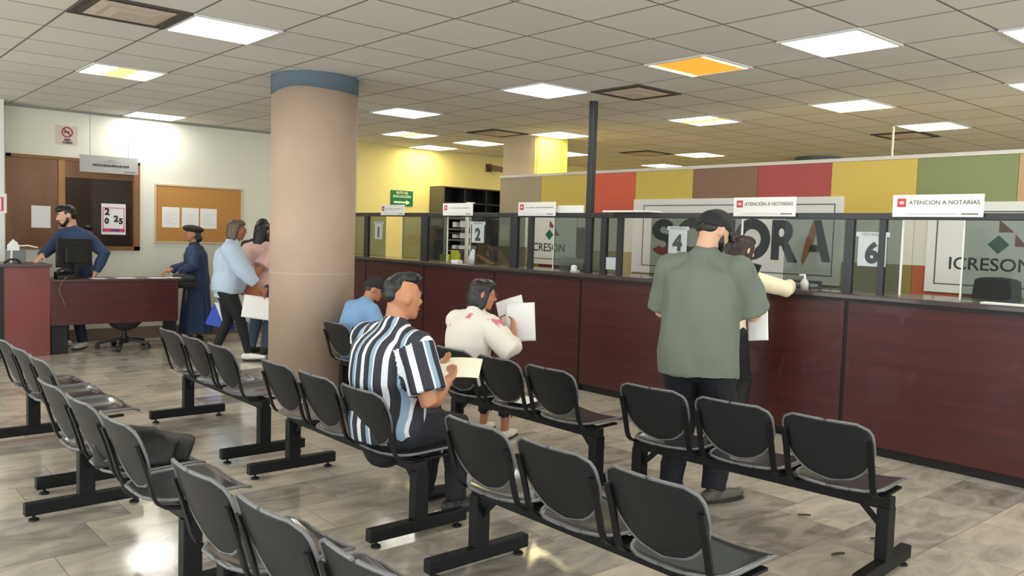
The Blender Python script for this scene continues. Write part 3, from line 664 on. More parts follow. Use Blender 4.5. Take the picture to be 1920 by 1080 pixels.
for k, y in enumerate((3.9, 4.165, 4.42)):
    t = thing('notice_sheet', ('white sheet on the cork board, leftmost of three', 'white sheet on the cork board, middle of three', 'white sheet on the cork board, rightmost of three')[k], 'notice', (XW + .013, y, 1.5), 'sheets on the cork board')
    B(XW + .0125, XW + .0135, y, y + .235, 1.51, 1.79).build('sheet', PAPER, t)
    m = MB()
    for q in range(7): m.box(XW + .0135, XW + .0138, y + .03 + .02 * (q < 2), y + .205 - .03 * (q % 3), 1.70 - q * .022, 1.704 - q * .022)
    m.build('print_lines', mat('faint print', rgb(200, 202, 204), .7), t)
tag(B(XW - .022, XW - .020, 2.33, 2.545, 1.46, 1.735).build('window_sheet', PAPER, origin=(XW, 2.43, 1.46)), 'white sheet taped on the office window left of the clerk', 'notice')
t = thing('number_poster', 'pink bordered 2025 poster taped on the office window', 'poster', (XW + .02, 3.29, 1.39))
B(XW - .022, XW - .020, 3.14, 3.44, 1.395, 1.80).build('sheet', PAPER, t)
PR = mat('poster pink', rgb(214, 70, 110), .6); m = MB(); xp = XW - .020
for a in ((3.155, 3.425, 1.74, 1.75), (3.155, 3.165, 1.43, 1.74), (3.415, 3.425, 1.43, 1.74), (3.155, 3.425, 1.43, 1.475)): m.box(xp, xp + .001, *a)
m.build('pink_border', PR, t); B(xp, xp + .0015, 3.25, 3.36, 1.44, 1.465).build('blue_mark', mat('poster blue', rgb(60, 70, 160), .6), t)
text('digit', '2', .12, (xp + .001, 3.21, 1.69), WX, WZ, BLK, t, bold=.006); text('digit', '0', .10, (xp + .001, 3.205, 1.57), WX, WZ, BLK, t, bold=.006)
text('digit', '2', .11, (xp + .001, 3.32, 1.60), WX, WZ, BLK, t, bold=.006); text('digit', '5', .10, (xp + .001, 3.38, 1.57), WX, WZ, BLK, t, bold=.006)
t = thing('pillar_notice', 'white notice with a red border on the white pillar at the left edge', 'notice', (-11.49, 1.9, 1.62))
B(-11.499, -11.495, 1.69, 2.008, 1.625, 1.855).build('sheet', PAPER, t); m = MB()
for a in ((1.71, 1.975, 1.803, 1.813), (1.95, 1.975, 1.66, 1.803), (1.71, 1.975, 1.65, 1.66)): m.box(-11.495, -11.493, *a)
m.build('red_border', PR, t); B(-11.495, -11.493, 1.865, 1.925, 1.73, 1.745).build('black_mark', BLK, t)
# ------------------------------------------------------------------ desk at the left
DX = -10.70
t = thing('reception_counter', 'tall mahogany reception counter block at the left picture edge', 'counter', (-11.1, 1.9, 0))
RMAH = mat('reddish mahogany', rgb(124, 58, 56), .38, var=.10, vscale=5, stretch=(5, .4, .22), coat=.1)
B(-10.75, -10.72, 1.84, 2.30, 0, 1.02).build('front_panel', RMAH, t); B(-11.28, -10.75, 2.27, 2.30, 0, 1.02).build('side_panel', RMAH, t)
B(-10.75, -10.715, .8, 1.84, 0, 1.02).build('black_panel', BLK, t)
B(-11.3, -10.69, .8, 2.315, 1.02, 1.055).build('top', mat('dark desk top', rgb(78, 58, 58), .3), t, bevel=.006)
t = thing('reception_desk', 'long mahogany reception desk with a hanging front panel', 'desk', (-10.85, 3.0, 0))
B(-10.72, -10.69, 2.302, 3.74, .345, .85).build('front_panel', MAH, t); B(-11.16, -10.67, 2.302, 3.78, .85, .878).build('top', mat('dark desk top', rgb(78, 58, 58), .3), t, bevel=.005)
B(-11.14, -10.72, 3.70, 3.73, 0, .85).build('end_panel', BLK, t)
B(-11.08, -10.78, 2.32, 2.50, 0, .45).build('computer_cabinet', BLK, t, bevel=.006)
random.seed(9)
for k, (y, x, w_) in enumerate(((3.05, -10.95, .30), (3.42, -10.9, .28), (3.66, -10.95, .2), (2.75, -10.9, .22))):
    tag(B(x, x + .2, y, y + w_ * .7, .8785, .8825).build('desk_paper', PAPER, origin=(x, y, .88)), ('white paper on the desk, second from its right end', 'white paper on the desk, third from the right', 'white paper nearest the navy dressed woman on the desk', 'white paper on the desk beside the telephone')[k], 'paper')
monitor(-10.92, 2.60, .878, .42, .34, -PI / 2 + .25 + PI, 'black computer monitor seen from behind on the reception desk')
t = thing('telephone', 'black desk telephone beside the monitor on the reception desk', 'telephone', (-10.83, 2.42, .878))
MB().add([(-10.92, 2.38, .88), (-10.74, 2.38, .88), (-10.74, 2.56, .88), (-10.92, 2.56, .88), (-10.92, 2.38, .96), (-10.74, 2.38, .92), (-10.74, 2.56, .92), (-10.92, 2.56, .96)], [(0, 3, 2, 1), (4, 5, 6, 7), (0, 1, 5, 4), (1, 2, 6, 5), (2, 3, 7, 6), (3, 0, 4, 7)]).build('body', BLK, t, bevel=.005)
MB().strip([(-10.83, 2.40, .97), (-10.83, 2.47, 1.0), (-10.83, 2.54, .97)], .04, .025, (1, 0, 0)).build('handset', BLK, t)
m = MB(); pts = []
for k in range(40): pts.append((-10.66 + .012 * math.cos(k * 1.5), 2.46 - .05 * math.sin(k * .12) - k * .002, .90 - k * .0085 + .012 * math.sin(k * 1.5)))
tag(m.sweep(pts, [.006] * 40, n=8).build('tangled_cable', mat('grey brown cable', rgb(120, 100, 84), .6), origin=(-10.66, 2.46, .6), smooth=True), 'tangled grey cable hanging down the desk front', 'cable')
bx = thing('card_terminal', 'white and grey counter device on the tall reception counter', 'device', (-11.0, 2.0, 1.055))
B(-11.07, -10.95, 1.97, 2.10, 1.055, 1.22).build('body', GL, bx, bevel=.006); MB().bar((-11.0, 1.98, 1.06), (-10.96, 1.99, 1.3), .05, .03).build('white_arm', PAPER, bx)
MB().prism([(-.06, 0), (.06, 0), (.06, .06), (0, .13), (-.06, .06)], (-10.94, 1.97, 1.20), WX, WZ, .02).build('white_head', PAPER, bx)
MB().strip([(-10.95, 2.0, 1.25), (-10.95, 2.12, 1.26), (-10.95, 2.22, 1.235)], .05, .012, (1, 0, 0)).build('paper_tongue', PAPER, bx)
tag(smoothed(MB().sweep([(-10.9, 1.88, 1.065), (-10.9, 1.93, 1.10), (-10.9, 1.99, 1.10), (-10.9, 2.03, 1.07)], [.012] * 4, n=10).build('black_hand_tool', BLK, origin=(-10.9, 1.95, 1.06))), 'small black curved handle lying on the tall reception counter', 'tool')
office_chair(-10.93, 3.17, 'black star base of an office chair under the reception desk', .5, 1.0, 0.5, back=False)

# ------------------------------------------------------------------ beam seating
CH = mat('charcoal moulded plastic', rgb(31, 32, 34), .42, spec=.3, bump=.05, bscale=220); SEATM = mat('glossy charcoal seat plastic', rgb(58, 59, 62), .14, coat=.3); RIM = mat('seat rim plastic with painted highlight', rgb(104, 105, 107), .3)  # RIM: grey rim, lightened to paint in lamp highlights along the edges
STEEL = mat('black painted steel', rgb(13, 14, 16), .5, spec=.3); PAD = mat('rubber pad', rgb(16, 16, 17), .7)
W2, PITCH = .215, .485
def back_pt(u, v):                                   # u,v in 0..1; v up
    hh = .305; z = v * hh; rt, rb = .065, .185
    half = W2
    if z > hh - rt: half = W2 - rt + math.sqrt(max(0, rt * rt - (z - hh + rt) ** 2))
    if z < rb: half = min(half, (W2 - .02) - rb + math.sqrt(max(0, rb * rb - (rb - z) ** 2)) + .02 * z / rb)
    x = (u * 2 - 1) * half
    bow = .030 * (1 - (x / W2) ** 2)
    y = -.125 - .085 * v - .015 * v * v - bow + .02 * (1 - v) ** 3
    return x, y, .452 + z * .985
def seat_pt(u, v):                                   # v from the rear lip to the front
    y = -.150 + v * .435; r = .06; half = W2
    if v > .86: half = W2 - .05 + .05 * math.sqrt(max(0, 1 - ((v - .86) / .14) ** 2))
    if v < .36: half = W2 - .17 + .17 * math.sqrt(max(0, 1 - ((.36 - v) / .385) ** 2))
    x = (u * 2 - 1) * half
    z = .408 + .018 * (x / W2) ** 2 + .020 * math.sin(v * PI * .95) * 0 + .012 * v
    if v < .22: z += .016 * ((.22 - v) / .22) ** 2
    if v > .8: z -= .022 * ((v - .8) / .2) ** 2
    return x, y, z
def rim_tube(fn, r):
    n = 14; P = [fn(i / n, 0) for i in range(n)] + [fn(1, j / n) for j in range(n)] + [fn(1 - i / n, 1) for i in range(n)] + [fn(0, 1 - j / n) for j in range(n)]
    Q = [P[0]]
    for p in P[1:]:
        if (Vector(p) - Vector(Q[-1])).length > .008: Q.append(p)
    Q.append(P[0]); return MB().sweep(Q, [r] * len(Q), n=8)
BENCH = []
def make_bench():
    t = thing('beam_seating', 'x', 'bench', (0, 0, 0), 'black three seat waiting benches')
    B(-.73, .73, -.03, .03, .335, .395).build('beam', STEEL, t, bevel=.004)
    for sx in (-1, 1):
        x = sx * .70
        l = MB().box(x - .03, x + .03, -.04, .04, .095, .345).build('leg', STEEL, t, bevel=.004)
        B(x - .026, x + .026, -.295, .295, .032, .097).build('foot_bar', STEEL, l, bevel=.005)
        MB().bar((x - sx * .02, 0, .25), (x - sx * .12, 0, .345), .03, .006, (0, 1, 0)).build('gusset', STEEL, l)
        for y in (-.25, .25): MB().sweep([(x, y, 0), (x, y, .010), (x, y, .014), (x, y, .034)], [.026, .024, .008, .008], n=14, cap0='flat', cap1='flat').build('levelling_foot', PAD, l)
    for k in range(3):
        cx = (k - 1) * PITCH
        sh = lambda fn: (lambda u, v: (fn(u, v)[0] + cx, fn(u, v)[1], fn(u, v)[2]))
        s = MB().sheet(sh(seat_pt), 20, 18, .008).build('seat', SEATM, t, smooth=True)
        rim_tube(sh(seat_pt), .0075).build('rim', RIM, s, smooth=True)
        b = MB().sheet(sh(back_pt), 20, 22, .007).build('backrest', CH, t, smooth=True)
        rim_tube(sh(back_pt), .0068).build('rim', RIM, b, smooth=True)
        for sx in (-1, 1):
            x = cx + sx * (W2 - .012)
            P = [(x, -.216, .672), (x, -.190, .60), (x, -.166, .52), (x, -.150, .46), (x, -.132, .425), (x, -.10, .403), (x, -.04, .392), (x, .18, .400)]
            MB().strip(P, .030, .012, (1, 0, 0)).build('bracket', STEEL, t, bevel=.002)
        MB().bar((cx - W2 + .02, -.0, .397), (cx + W2 - .02, -.0, .397), .05, .012).build('seat_mount', STEEL, t)
    return t
proto = make_bench()
benches = [(-4.14, 3.72, 0, 'black bench of three seats where the woman in white sits'),
           (-2.42, 3.80, 4.5, 'rightmost bench of three empty seats, behind the standing man in green'),
           (-5.93, 3.80, 0, 'black bench of three seats beside the round column, where the man in a cap sits'),
           (-5.98, 2.42, 0, 'black bench of three empty seats left of the round column, before the waiting women'),
           (-4.15, 2.42, 0, 'black bench of three seats where the man in the striped shirt sits'),
           (-2.27, 2.43, 0, 'black bench of three empty seats at the bottom centre, right of the striped man'),
           (-5.95, 1.33, 1, 'black bench of three seats at the left picture edge, below the tall reception counter'),
           (-4.11, 1.225, 2, 'black bench of three seats at the left with a dark jacket on it'),
           (-2.24, 1.26, 3, 'black bench nearest the camera, cut by the bottom picture edge')]
for k, (x, y, a, lb) in enumerate(benches):
    o = proto if k == 0 else copy_thing(proto)
    o.location = (x, y, 0); o.rotation_euler.z = math.radians(a); o['label'] = lb
# dark jacket left on a seat
def rumple(me, f, amp):
    n = len(me.vertices); co = [0.] * (3 * n); no = [0.] * (3 * n); me.vertices.foreach_get('co', co); me.vertices.foreach_get('normal', no)
    for i in range(n):
        c = Vector(co[3 * i:3 * i + 3]); q = f(c); a = amp * (noise.noise(q) + .5 * noise.noise(q * 2.1 + Vector((3, 1, 2))))
        for k in range(3): co[3 * i + k] += no[3 * i + k] * a
    me.vertices.foreach_set('co', co); me.update()
def garment(mb, name, m, label, cat, origin, vox=.012, amp=.02, freq=7):
    o = mb.build(name, m, origin=origin); remesh(o, vox, 3)
    rumple(o.data, lambda c: c * freq, amp); smoothed(o); return tag(o, label, cat)
def remesh(o, vox, it):
    r = o.modifiers.new('r', 'REMESH'); r.mode = 'VOXEL'; r.voxel_size = vox; r.use_smooth_shade = True
    s = o.modifiers.new('s', 'SMOOTH'); s.factor = .5; s.iterations = it
    bpy.context.view_layer.update(); dg = bpy.context.evaluated_depsgraph_get()
    me = bpy.data.meshes.new_from_object(o.evaluated_get(dg)); o.modifiers.clear(); old = o.data; o.data = me; me.name = o.name
    bpy.data.meshes.remove(old); return o
JK = mat('dark grey jacket', rgb(36, 35, 34), .6)
jx, jy = -4.03, 1.335
m = MB()
m.prism([(-.15, 0), (.16, 0), (.20, .10), (.10, .17), (-.10, .19), (-.17, .10)], (jx - .02, jy - .12, .43), (.35, .94, 0), (0, 0, 1), .05)
m.prism([(-.10, 0), (.16, 0), (.20, .09), (.0, .14), (-.12, .12)], (jx - .10, jy - .02, .43), (.3, .95, 0), (0, 0, 1), .12)
m.prism([(-.05, 0), (.15, .0), (.17, .05), (-.05, .08)], (jx - .16, jy + .05, .43), (.9, .4, 0), (0, 0, 1), .10)
m.sweep([(jx - .16, jy - .04, .46), (jx - .235, jy - .06, .46), (jx - .245, jy - .06, .36), (jx - .25, jy - .04, .24), (jx - .25, jy - .02, .19)], [(.05, .03), (.02, .05), (.02, .075), (.022, .07), (.012, .03)])
jo = garment(m, 'folded_jacket', JK, 'crumpled dark grey jacket lying on a bench seat at the left', 'jacket', (jx, jy, .43))
# ------------------------------------------------------------------ people
SKINS = {'tan': (186, 128, 94), 'light': (214, 168, 140), 'brown': (158, 104, 74)}
def skin(k): return mat('skin ' + k, rgb(*SKINS[k]), .5)
def cloth(n, c, rough=.8): return mat('cloth ' + n, rgb(*c), rough, bump=.12, bscale=300)
HAIRM = lambda n, c: mat('hair ' + n, rgb(*c), .42, bump=.4, bscale=90, stretch=(1, 1, .25))
def ik(a, b, l1, l2, pole):
    d = b - a; L = d.length
    if L > (l1 + l2) * .995: b = a + d * ((l1 + l2) * .995 / L); d = b - a; L = d.length
    x = (l1 * l1 - l2 * l2 + L * L) / (2 * L); hgt = math.sqrt(max(0, l1 * l1 - x * x)); dn = d.normalized()
    p = pole - dn * pole.dot(dn); p.normalize(); return a + dn * x + p * hgt, b
def rotm(yaw, pitch, roll=0):
    return (Matrix.Rotation(math.radians(yaw), 3, 'Z') @ Matrix.Rotation(math.radians(-pitch), 3, 'X') @ Matrix.Rotation(math.radians(roll), 3, 'Y'))
def person(label, loc, face, h, g=1., pz=None, py=0., lean=(0, 4), head=(0, 0), hands=((0, 0, 0), (0, 0, 0)), hands_world=True, poles=((-.6, -.6, -.5), (.6, -.6, -.5)),
           feet=((-.1, 0, 0, 8), (.1, 0, 0, -8)), knee=(0, 1, .05), skin_k='tan', hair=None, hairc=(24, 22, 22), top=None, bottom=None, shoe=(230, 228, 224), curl=(.9, .9),
           palm=((0, 0, -1), (0, 0, -1)), shoulders=1., belly=0., lift=(0, 0), vox=.0075, twist=0, bend=None, fdir=(None, None), cat='person'):
    """face = heading of the chest in degrees (0 = +X, 90 = +Y). Local frame: x right, y forward, z up."""
    loc = Vector((loc[0], loc[1], 0)); th = math.radians(face - 90); RZ = Matrix.Rotation(th, 3, 'Z'); inv = RZ.transposed()
    L = lambda p: inv @ (Vector(p) - loc)
    P0 = Vector((0, py, .525 * h if pz is None else pz))
    SL = .315 * h; N = 24
    sp = [P0]; dirs = []
    for k in range(N):
        a = math.radians(lean[0] + (lean[1] - lean[0]) * (k / N)); d = Vector((0, math.sin(a), math.cos(a))); dirs.append(d); sp.append(sp[-1] + d * SL / N)
    def S(t):
        if t < 0: return P0 + dirs[0] * (t * SL)
        if t >= 1: return sp[-1] + dirs[-1] * ((t - 1) * SL)
        k = t * N; i = int(k); return sp[i].lerp(sp[i + 1], k - i)
    up = dirs[-1]; TW = Matrix.Rotation(math.radians(twist), 3, 'Z')
    prof = [(-.16, .055, .050), (-.08, .088, .066), (.05, .094, .070), (.22, .086, .064), (.38, .083, .062), (.55, .092, .066), (.72, .100, .067), (.84, .098, .060), (.92, .078, .050), (.98, .046, .040)]
    def torso(mb, t0, t1, dx, dy, gg=g, flare=0., capa='round', straight=0.):
        pts = []; rad = []
        ts = [t0 + (t1 - t0) * k / 16 for k in range(17)]
        for t in ts:
            for a, b in zip(prof, prof[1:]):
                if a[0] <= t <= b[0] or (a is prof[0] and t < a[0]) or (b is prof[-1] and t > b[0]):
                    q = max(0, min(1, (t - a[0]) / (b[0] - a[0]))); q = q * q * (3 - 2 * q); rx = a[1] + (b[1] - a[1]) * q; ry = a[2] + (b[2] - a[2]) * q; break
            fl = flare * max(0, (t0 + .45 - t) / .45)
            bl = belly * math.exp(-((t - .25) / .22) ** 2)
            c = S(t) + Vector((0, bl * .6, 0))
            if straight and t < .72: q2 = min(1, (.72 - t) / .2); rx = rx + (.0985 - rx) * q2 * straight; ry = ry + (.069 - ry) * q2 * straight
            w_ = 1 + (gg - 1) * (1 if t < .8 else max(0, 1 - (t - .8) / .15))
            pts.append(c); rad.append((rx * h * w_ * (shoulders if t > .5 and t < .93 else 1) + dx + fl, ry * h * w_ + dy + fl + bl * .6))
        mb.sweep(pts, rad, n=28, cap0=capa)
    sw = .108 * h * shoulders * (1 + (g - 1) * .45)
    sh = [S(.855) + TW @ Vector((s * sw, 0, 0)) + Vector((0, 0, lift[i])) for i, s in enumerate((-1, 1))]
    hips = [P0 + Vector((s * .053 * h * (1 + (g - 1) * .5), 0, -.01 * h)) for s in (-1, 1)]
    ua, fa = .172 * h, .150 * h; tl, cl = .245 * h, .240 * h
    hw = []; el = []
    for i in range(2):
        q = L(hands[i]) if hands_world else Vector(hands[i])
        e, b = ik(sh[i], q, ua, fa, Vector(poles[i])); el.append(e); hw.append(b)
    an = []; kn = []
    for i in range(2):
        f = feet[i]; q = Vector((f[0], f[1], f[2] + .048 * h)); k_, b = ik(hips[i], q, tl, cl, Vector(knee if not isinstance(knee[0], tuple) else knee[i])); kn.append(k_); an.append(b)
    HR = rotm(head[0], head[1], head[2] if len(head) > 2 else 0)
    nb = S(1.0); hc = nb + up * .045 * h + HR @ Vector((0, .012 * h, .058 * h))
    hd = lambda x, y, z: hc + HR @ (Vector((x, y, z)) * h)
    mb = MB(); torso(mb, -.16, .98, 0, 0)
    mb.sweep([S(.80), S(.92), S(1.02), nb + up * .03 * h, hd(0, -.012, -.03), hd(0, -.004, 0)], [(.05 * h, .04 * h), (.048 * h, .038 * h), (.036 * h * (1 + (g - 1) * .4), .037 * h), (.033 * h * (1 + (g - 1) * .4), .036 * h), (.033 * h, .037 * h), .03 * h])
    for i, s in enumerate((-1, 1)):
        mb.sweep([S(.93), S(.90) + TW @ Vector((s * sw * .55, 0, 0)), sh[i]], [.036 * h, .036 * h, .036 * h])
        gg = 1 + (g - 1) * .55
        mb.sweep([sh[i], sh[i].lerp(el[i], .4), el[i], el[i].lerp(hw[i], .25), el[i].lerp(hw[i], .7), hw[i]], [.037 * h * gg, .031 * h * gg, .0255 * h * gg, .0265 * h * gg, .020 * h * gg, .0165 * h * gg])
        # hand
        fd = (hw[i] - el[i]).normalized() if fdir[i] is None else (inv @ Vector(fdir[i])).normalized()
        pn = (inv @ Vector(palm[i])) if hands_world else Vector(palm[i]); pn = (pn - fd * pn.dot(fd)).normalized(); sd = fd.cross(pn).normalized()      # sd points to the little or index side
        ts_ = 1 if (sd.dot(Vector((1, 0, 0))) * s < 0) else -1             # thumb towards the body mid-line
        sd = sd * ts_
        HL = .105 * h
        mb.sweep([hw[i], hw[i] + fd * HL * .15, hw[i] + fd * HL * .34, hw[i] + fd * HL * .50], [(.018 * h, .013 * h), (.021 * h, .012 * h), (.024 * h, .010 * h), (.023 * h, .009 * h)], xref=sd)
        c0 = curl[i]
        for j, (o_, ln) in enumerate(((.017, .92), (.006, 1.0), (-.006, .95), (-.017, .76))):
            p = hw[i] + fd * HL * .48 + sd * o_ * h; d = fd; Q = [p]
            for q, seg in enumerate((.22, .16, .12)):
                a = c0 * (.35 + .25 * q) * (1 + .1 * j)
                d = (fd * math.cos(a) + pn * math.sin(a)).normalized(); Q.append(Q[-1] + d * seg * HL * ln)
            mb.sweep(Q, [.0056 * h, .0052 * h, .0048 * h, .0042 * h], n=10)
        p = hw[i] + fd * HL * .14 + sd * .017 * h; d1 = (fd * .55 + sd * .75 + pn * .35).normalized(); d2 = (fd * .9 + sd * .2 + pn * .45).normalized()
        mb.sweep([p, p + d1 * HL * .20, p + d1 * HL * .20 + d2 * HL * .22, p + d1 * HL * .20 + d2 * HL * .33], [.0078 * h, .007 * h, .006 * h, .0048 * h], n=10)
        # legs
        mb.sweep([hips[i], hips[i].lerp(kn[i], .35), hips[i].lerp(kn[i], .75), kn[i], kn[i].lerp(an[i], .28), kn[i].lerp(an[i], .7), an[i]], [.054 * h * gg, .05 * h * gg, .037 * h * gg, .033 * h, .034 * h, .023 * h, .020 * h])
        fy_ = math.radians(feet[i][3]); fdv = Vector((-math.sin(fy_) * 1, math.cos(fy_), 0)); fp = math.radians(feet[i][4]) if len(feet[i]) > 4 else 0
        fdv = (fdv * math.cos(fp) + Vector((0, 0, -math.sin(fp)))).normalized()
        base = an[i] - Vector((0, 0, .030 * h))
        mb.sweep([base - fdv * .025 * h, base + fdv * .03 * h, base + fdv * .08 * h, base + fdv * .105 * h], [(.017 * h, .018 * h), (.020 * h, .019 * h), (.023 * h, .013 * h), (.018 * h, .010 * h)])
    # head: cranium, jaw, nose, brow, ears
    rings = [(-.068, .014, .040, .010), (-.062, .024, .030, .022), (-.050, .034, .017, .038), (-.030, .040, .008, .047), (-.008, .0445, .003, .053), (.012, .0465, -.001, .056), (.032, .045, -.003, .0545), (.048, .037, -.004, .045), (.060, .023, -.005, .028), (.066, .008, -.005, .010)]
    gf = 1 + (g - 1) * .35
    vs = []; n = 24
    for z, rx, yc, ry in rings:
        for k in range(n):
            a = 2 * PI * k / n; vs.append(hd(rx * (gf if z < 0 else 1) * math.cos(a), yc + ry * math.sin(a) * (1. if math.sin(a) > 0 else 1.06), z))
    fs = [tuple(range(n - 1, -1, -1)), tuple((len(rings) - 1) * n + k for k in range(n))]
    for i in range(len(rings) - 1):
        for k in range(n): a = i * n + k; b = i * n + (k + 1) % n; fs.append((a, b, b + n, a + n))
    mb.add(vs, fs)
    mb.sweep([hd(0, .054, .014), hd(0, .061, -.002), hd(0, .068, -.013), hd(0, .060, -.020)], [.0045 * h, .006 * h, .0085 * h, .006 * h], n=10)
    for s in (-1, 1):
        mb.ell(hd(s * .018, .049, .017), (.014 * h, .008 * h, .005 * h), HR); mb.ell(hd(s * .008, .060, -.016), (.006 * h, .007 * h, .005 * h), HR)
        mb.ell(hd(s * .026, .040, -.016), (.012 * h, .012 * h, .012 * h), HR)
        mb.ell(hd(s * .049, -.006, -.003), (.0075 * h, .0145 * h, .0205 * h), HR @ Matrix.Rotation(.2 * s, 3, 'Z') @ Matrix.Rotation(-.2, 3, 'X'))
    mb.ell(hd(0, .050, -.036), (.016 * h, .010 * h, .009 * h), HR); mb.ell(hd(0, .042, -.058), (.014 * h, .012 * h, .010 * h), HR)
    body = mb.build('person', skin(skin_k)); remesh(body, vox, 2); smoothed(body)
    body.location = loc; body.rotation_euler.z = th; OFF[body.name] = Vector((0, 0, 0)); tag(body, label, cat)
    def child(mb_, name, m, v=.009, it=2, amp=0, freq=9, st=(1, 1, .45)):
        o = mb_.build(name, m, body)
        if v: remesh(o, v, it)
        if amp: rumple(o.data, lambda c: Vector((c.x * st[0], c.y * st[1], c.z * st[2])) * freq, amp)
        smoothed(o); return o
    info = dict(h=hw, e=el, s=sh, k=kn, a=an, hd=hd, HR=HR, S=S, P0=P0, body=body, child=child, RZ=RZ, loc=loc, W=lambda p: RZ @ Vector(p) + loc, hips=hips)
    # face details
    ev = skin(skin_k)
    for s in (-1, 1):
        MB().ell(hd(s * .0185, .0490, .008), (.0075 * h, .0045 * h, .0048 * h), HR).build('eye', mat('eye white', rgb(226, 222, 216), .3), body, smooth=True)
        MB().ell(hd(s * .0185, .0528, .008), (.0034 * h, .0016 * h, .0036 * h), HR).build('iris', mat('dark iris', rgb(40, 26, 20), .2), body, smooth=True)
        MB().sweep([hd(s * .008, .0555, .020), hd(s * .018, .0555, .0235), hd(s * .029, .047, .0195)], [.0022 * h, .0028 * h, .0015 * h], n=8).build('eyebrow', HAIRM('dark', (24, 20, 18)), body, smooth=True)
    MB().ell(hd(0, .0595, -.0345), (.0135 * h, .0035 * h, .0045 * h), HR).build('lips', mat('lips', rgb(150, 84, 76), .5), body, smooth=True)
    if bottom: 
        b = bottom; col = cloth(b['name'], b['c']); m = MB()
        if b['type'] == 'trousers':
            lo = b.get('loose', .012); torso(m, -.17, .12, min(lo, .008), min(lo, .008))
            for i in range(2):
                end = b.get('end', 1.02); e_ = kn[i].lerp(an[i], end)
                gg = 1 + (g - 1) * .55
                m.sweep([hips[i], hips[i].lerp(kn[i], .35), hips[i].lerp(kn[i], .75), kn[i], kn[i].lerp(an[i], .28), kn[i].lerp(an[i], .7), e_],
                        [.054 * h * gg + lo, .05 * h * gg + lo, .038 * h * gg + lo * 1.2, .034 * h + lo * 1.3, .034 * h + lo * 1.3, .026 * h + lo * 1.4, .023 * h + lo * 1.5], cap1='flat')
            child(m, 'trousers', col, .009, 2, b.get('amp', .006), 11, (1, 1, 1.2))
        elif b['type'] == 'skirt':
            z0 = b['hem']; zt = P0.z + .10 * h; pts = []; rad = []
            for k in range(13):
                q = k / 12; z = zt + (z0 - zt) * q; pts.append(Vector((0, P0.y, z))); rr = (.084 + (.124 - .084) * q ** .8) * h * (1 + (g - 1) * .8); rad.append((rr, rr * .86))
            m.sweep(pts, rad, n=40, cap0='flat', cap1='flat'); o = child(m, 'skirt', col, .010, 1)
            for vv in o.data.vertices:
                q = max(0, min(1, (zt - vv.co.z) / (zt - z0))); a = math.atan2(vv.co.y - P0.y, vv.co.x); vv.co += Vector((math.cos(a), math.sin(a), 0)) * (.022 * q * math.sin(a * 11 + 2 * math.sin(a * 3)))
    if top:
        b = top; lo = b.get('loose', .014); m = MB(); torso(m, b.get('hem', -.05), .985, lo, lo, flare=b.get('flare', .0), capa='flat', straight=b.get('straight', 0))
        gg = 1 + (g - 1) * .55
        for i, s in enumerate((-1, 1)):
            m.sweep([S(.95), S(.905) + TW @ Vector((s * sw * .55, 0, 0)), sh[i]], [.034 * h + lo * .8, .037 * h + lo, .037 * h + lo])
            f_ = b.get('sleeve', .75)      # 1 = elbow, 2 = wrist
            sl = b.get('sl', lo)
            pts = [sh[i], sh[i].lerp(el[i], min(1, f_) * .5), sh[i].lerp(el[i], min(1, f_))]; rad = [.038 * h * gg + lo, .035 * h * gg + sl, .031 * h * gg + sl * (1.5 if f_ < 1 else 1)]
            if f_ > 1: pts += [el[i].lerp(hw[i], (f_ - 1) * .5), el[i].lerp(hw[i], f_ - 1)]; rad += [.027 * h * gg + sl, .021 * h * gg + sl * b.get('cuff', 1)]
            m.sweep(pts, rad, cap1='flat')
        tm = b.get('mat') or cloth(b['name'], b['c'])
        o = child(m, b.get('part', 'shirt'), tm, .009, 2, b.get('amp', .009), b.get('freq', 8)); info['shirt'] = o
        if b.get('collar'):
            MB().sweep([S(.955), S(1.0), S(1.0) + up * .028 * h], [(.052 * h + lo * .5, .050 * h), (.044 * h, .046 * h), (.040 * h, .043 * h)], n=24, cap0='flat', cap1='flat').build('collar', tm, body, smooth=True)
    if shoe:
        for i in range(2):
            fy_ = math.radians(feet[i][3]); f2 = Vector((-math.sin(fy_), math.cos(fy_), 0)); fp = math.radians(feet[i][4]) if len(feet[i]) > 4 else 0
            f2 = (f2 * math.cos(fp) + Vector((0, 0, -math.sin(fp)))).normalized(); base = an[i] - Vector((0, 0, .027 * h)); upv = f2.cross(Vector((1, 0, 0)).cross(f2)).normalized()
            m = MB(); m.sweep([base - f2 * .030 * h, base - f2 * .0 * h, base + f2 * .05 * h, base + f2 * .095 * h, base + f2 * .118 * h], [(.021 * h, .024 * h), (.024 * h, .026 * h), (.027 * h, .021 * h), (.026 * h, .016 * h), (.018 * h, .012 * h)])
            m.sweep([an[i] - Vector((0, 0, .02 * h)), an[i] - Vector((0, 0, .002 * h))], [.026 * h, .026 * h], cap1='flat')
            o = child(m, 'shoe', mat('shoe %d %d %d' % shoe, rgb(*shoe), .5), .007, 1)
            zmin = feet[i][2] + .002
            if fp == 0:
                for vv in o.data.vertices: vv.co.z = max(vv.co.z, zmin)
            m2 = MB(); m2.sweep([base - f2 * .034 * h, base + f2 * .04 * h, base + f2 * .122 * h], [(.024 * h, .005 * h), (.030 * h, .005 * h), (.022 * h, .005 * h)]); so = m2.build('sole', mat('sole', rgb(200, 198, 192) if sum(shoe) > 400 else rgb(40, 38, 36), .6), o, smooth=True)
            if fp == 0:
                dz = zmin - min(v.co.z for v in so.data.vertices)
                for vv in so.data.vertices: vv.co.z += dz
    hm = HAIRM('%d %d %d' % hairc, hairc)
    E_ = lambda m, x, y, z, r: m.ell(hd(x, y, z), tuple(q * h for q in r), HR)
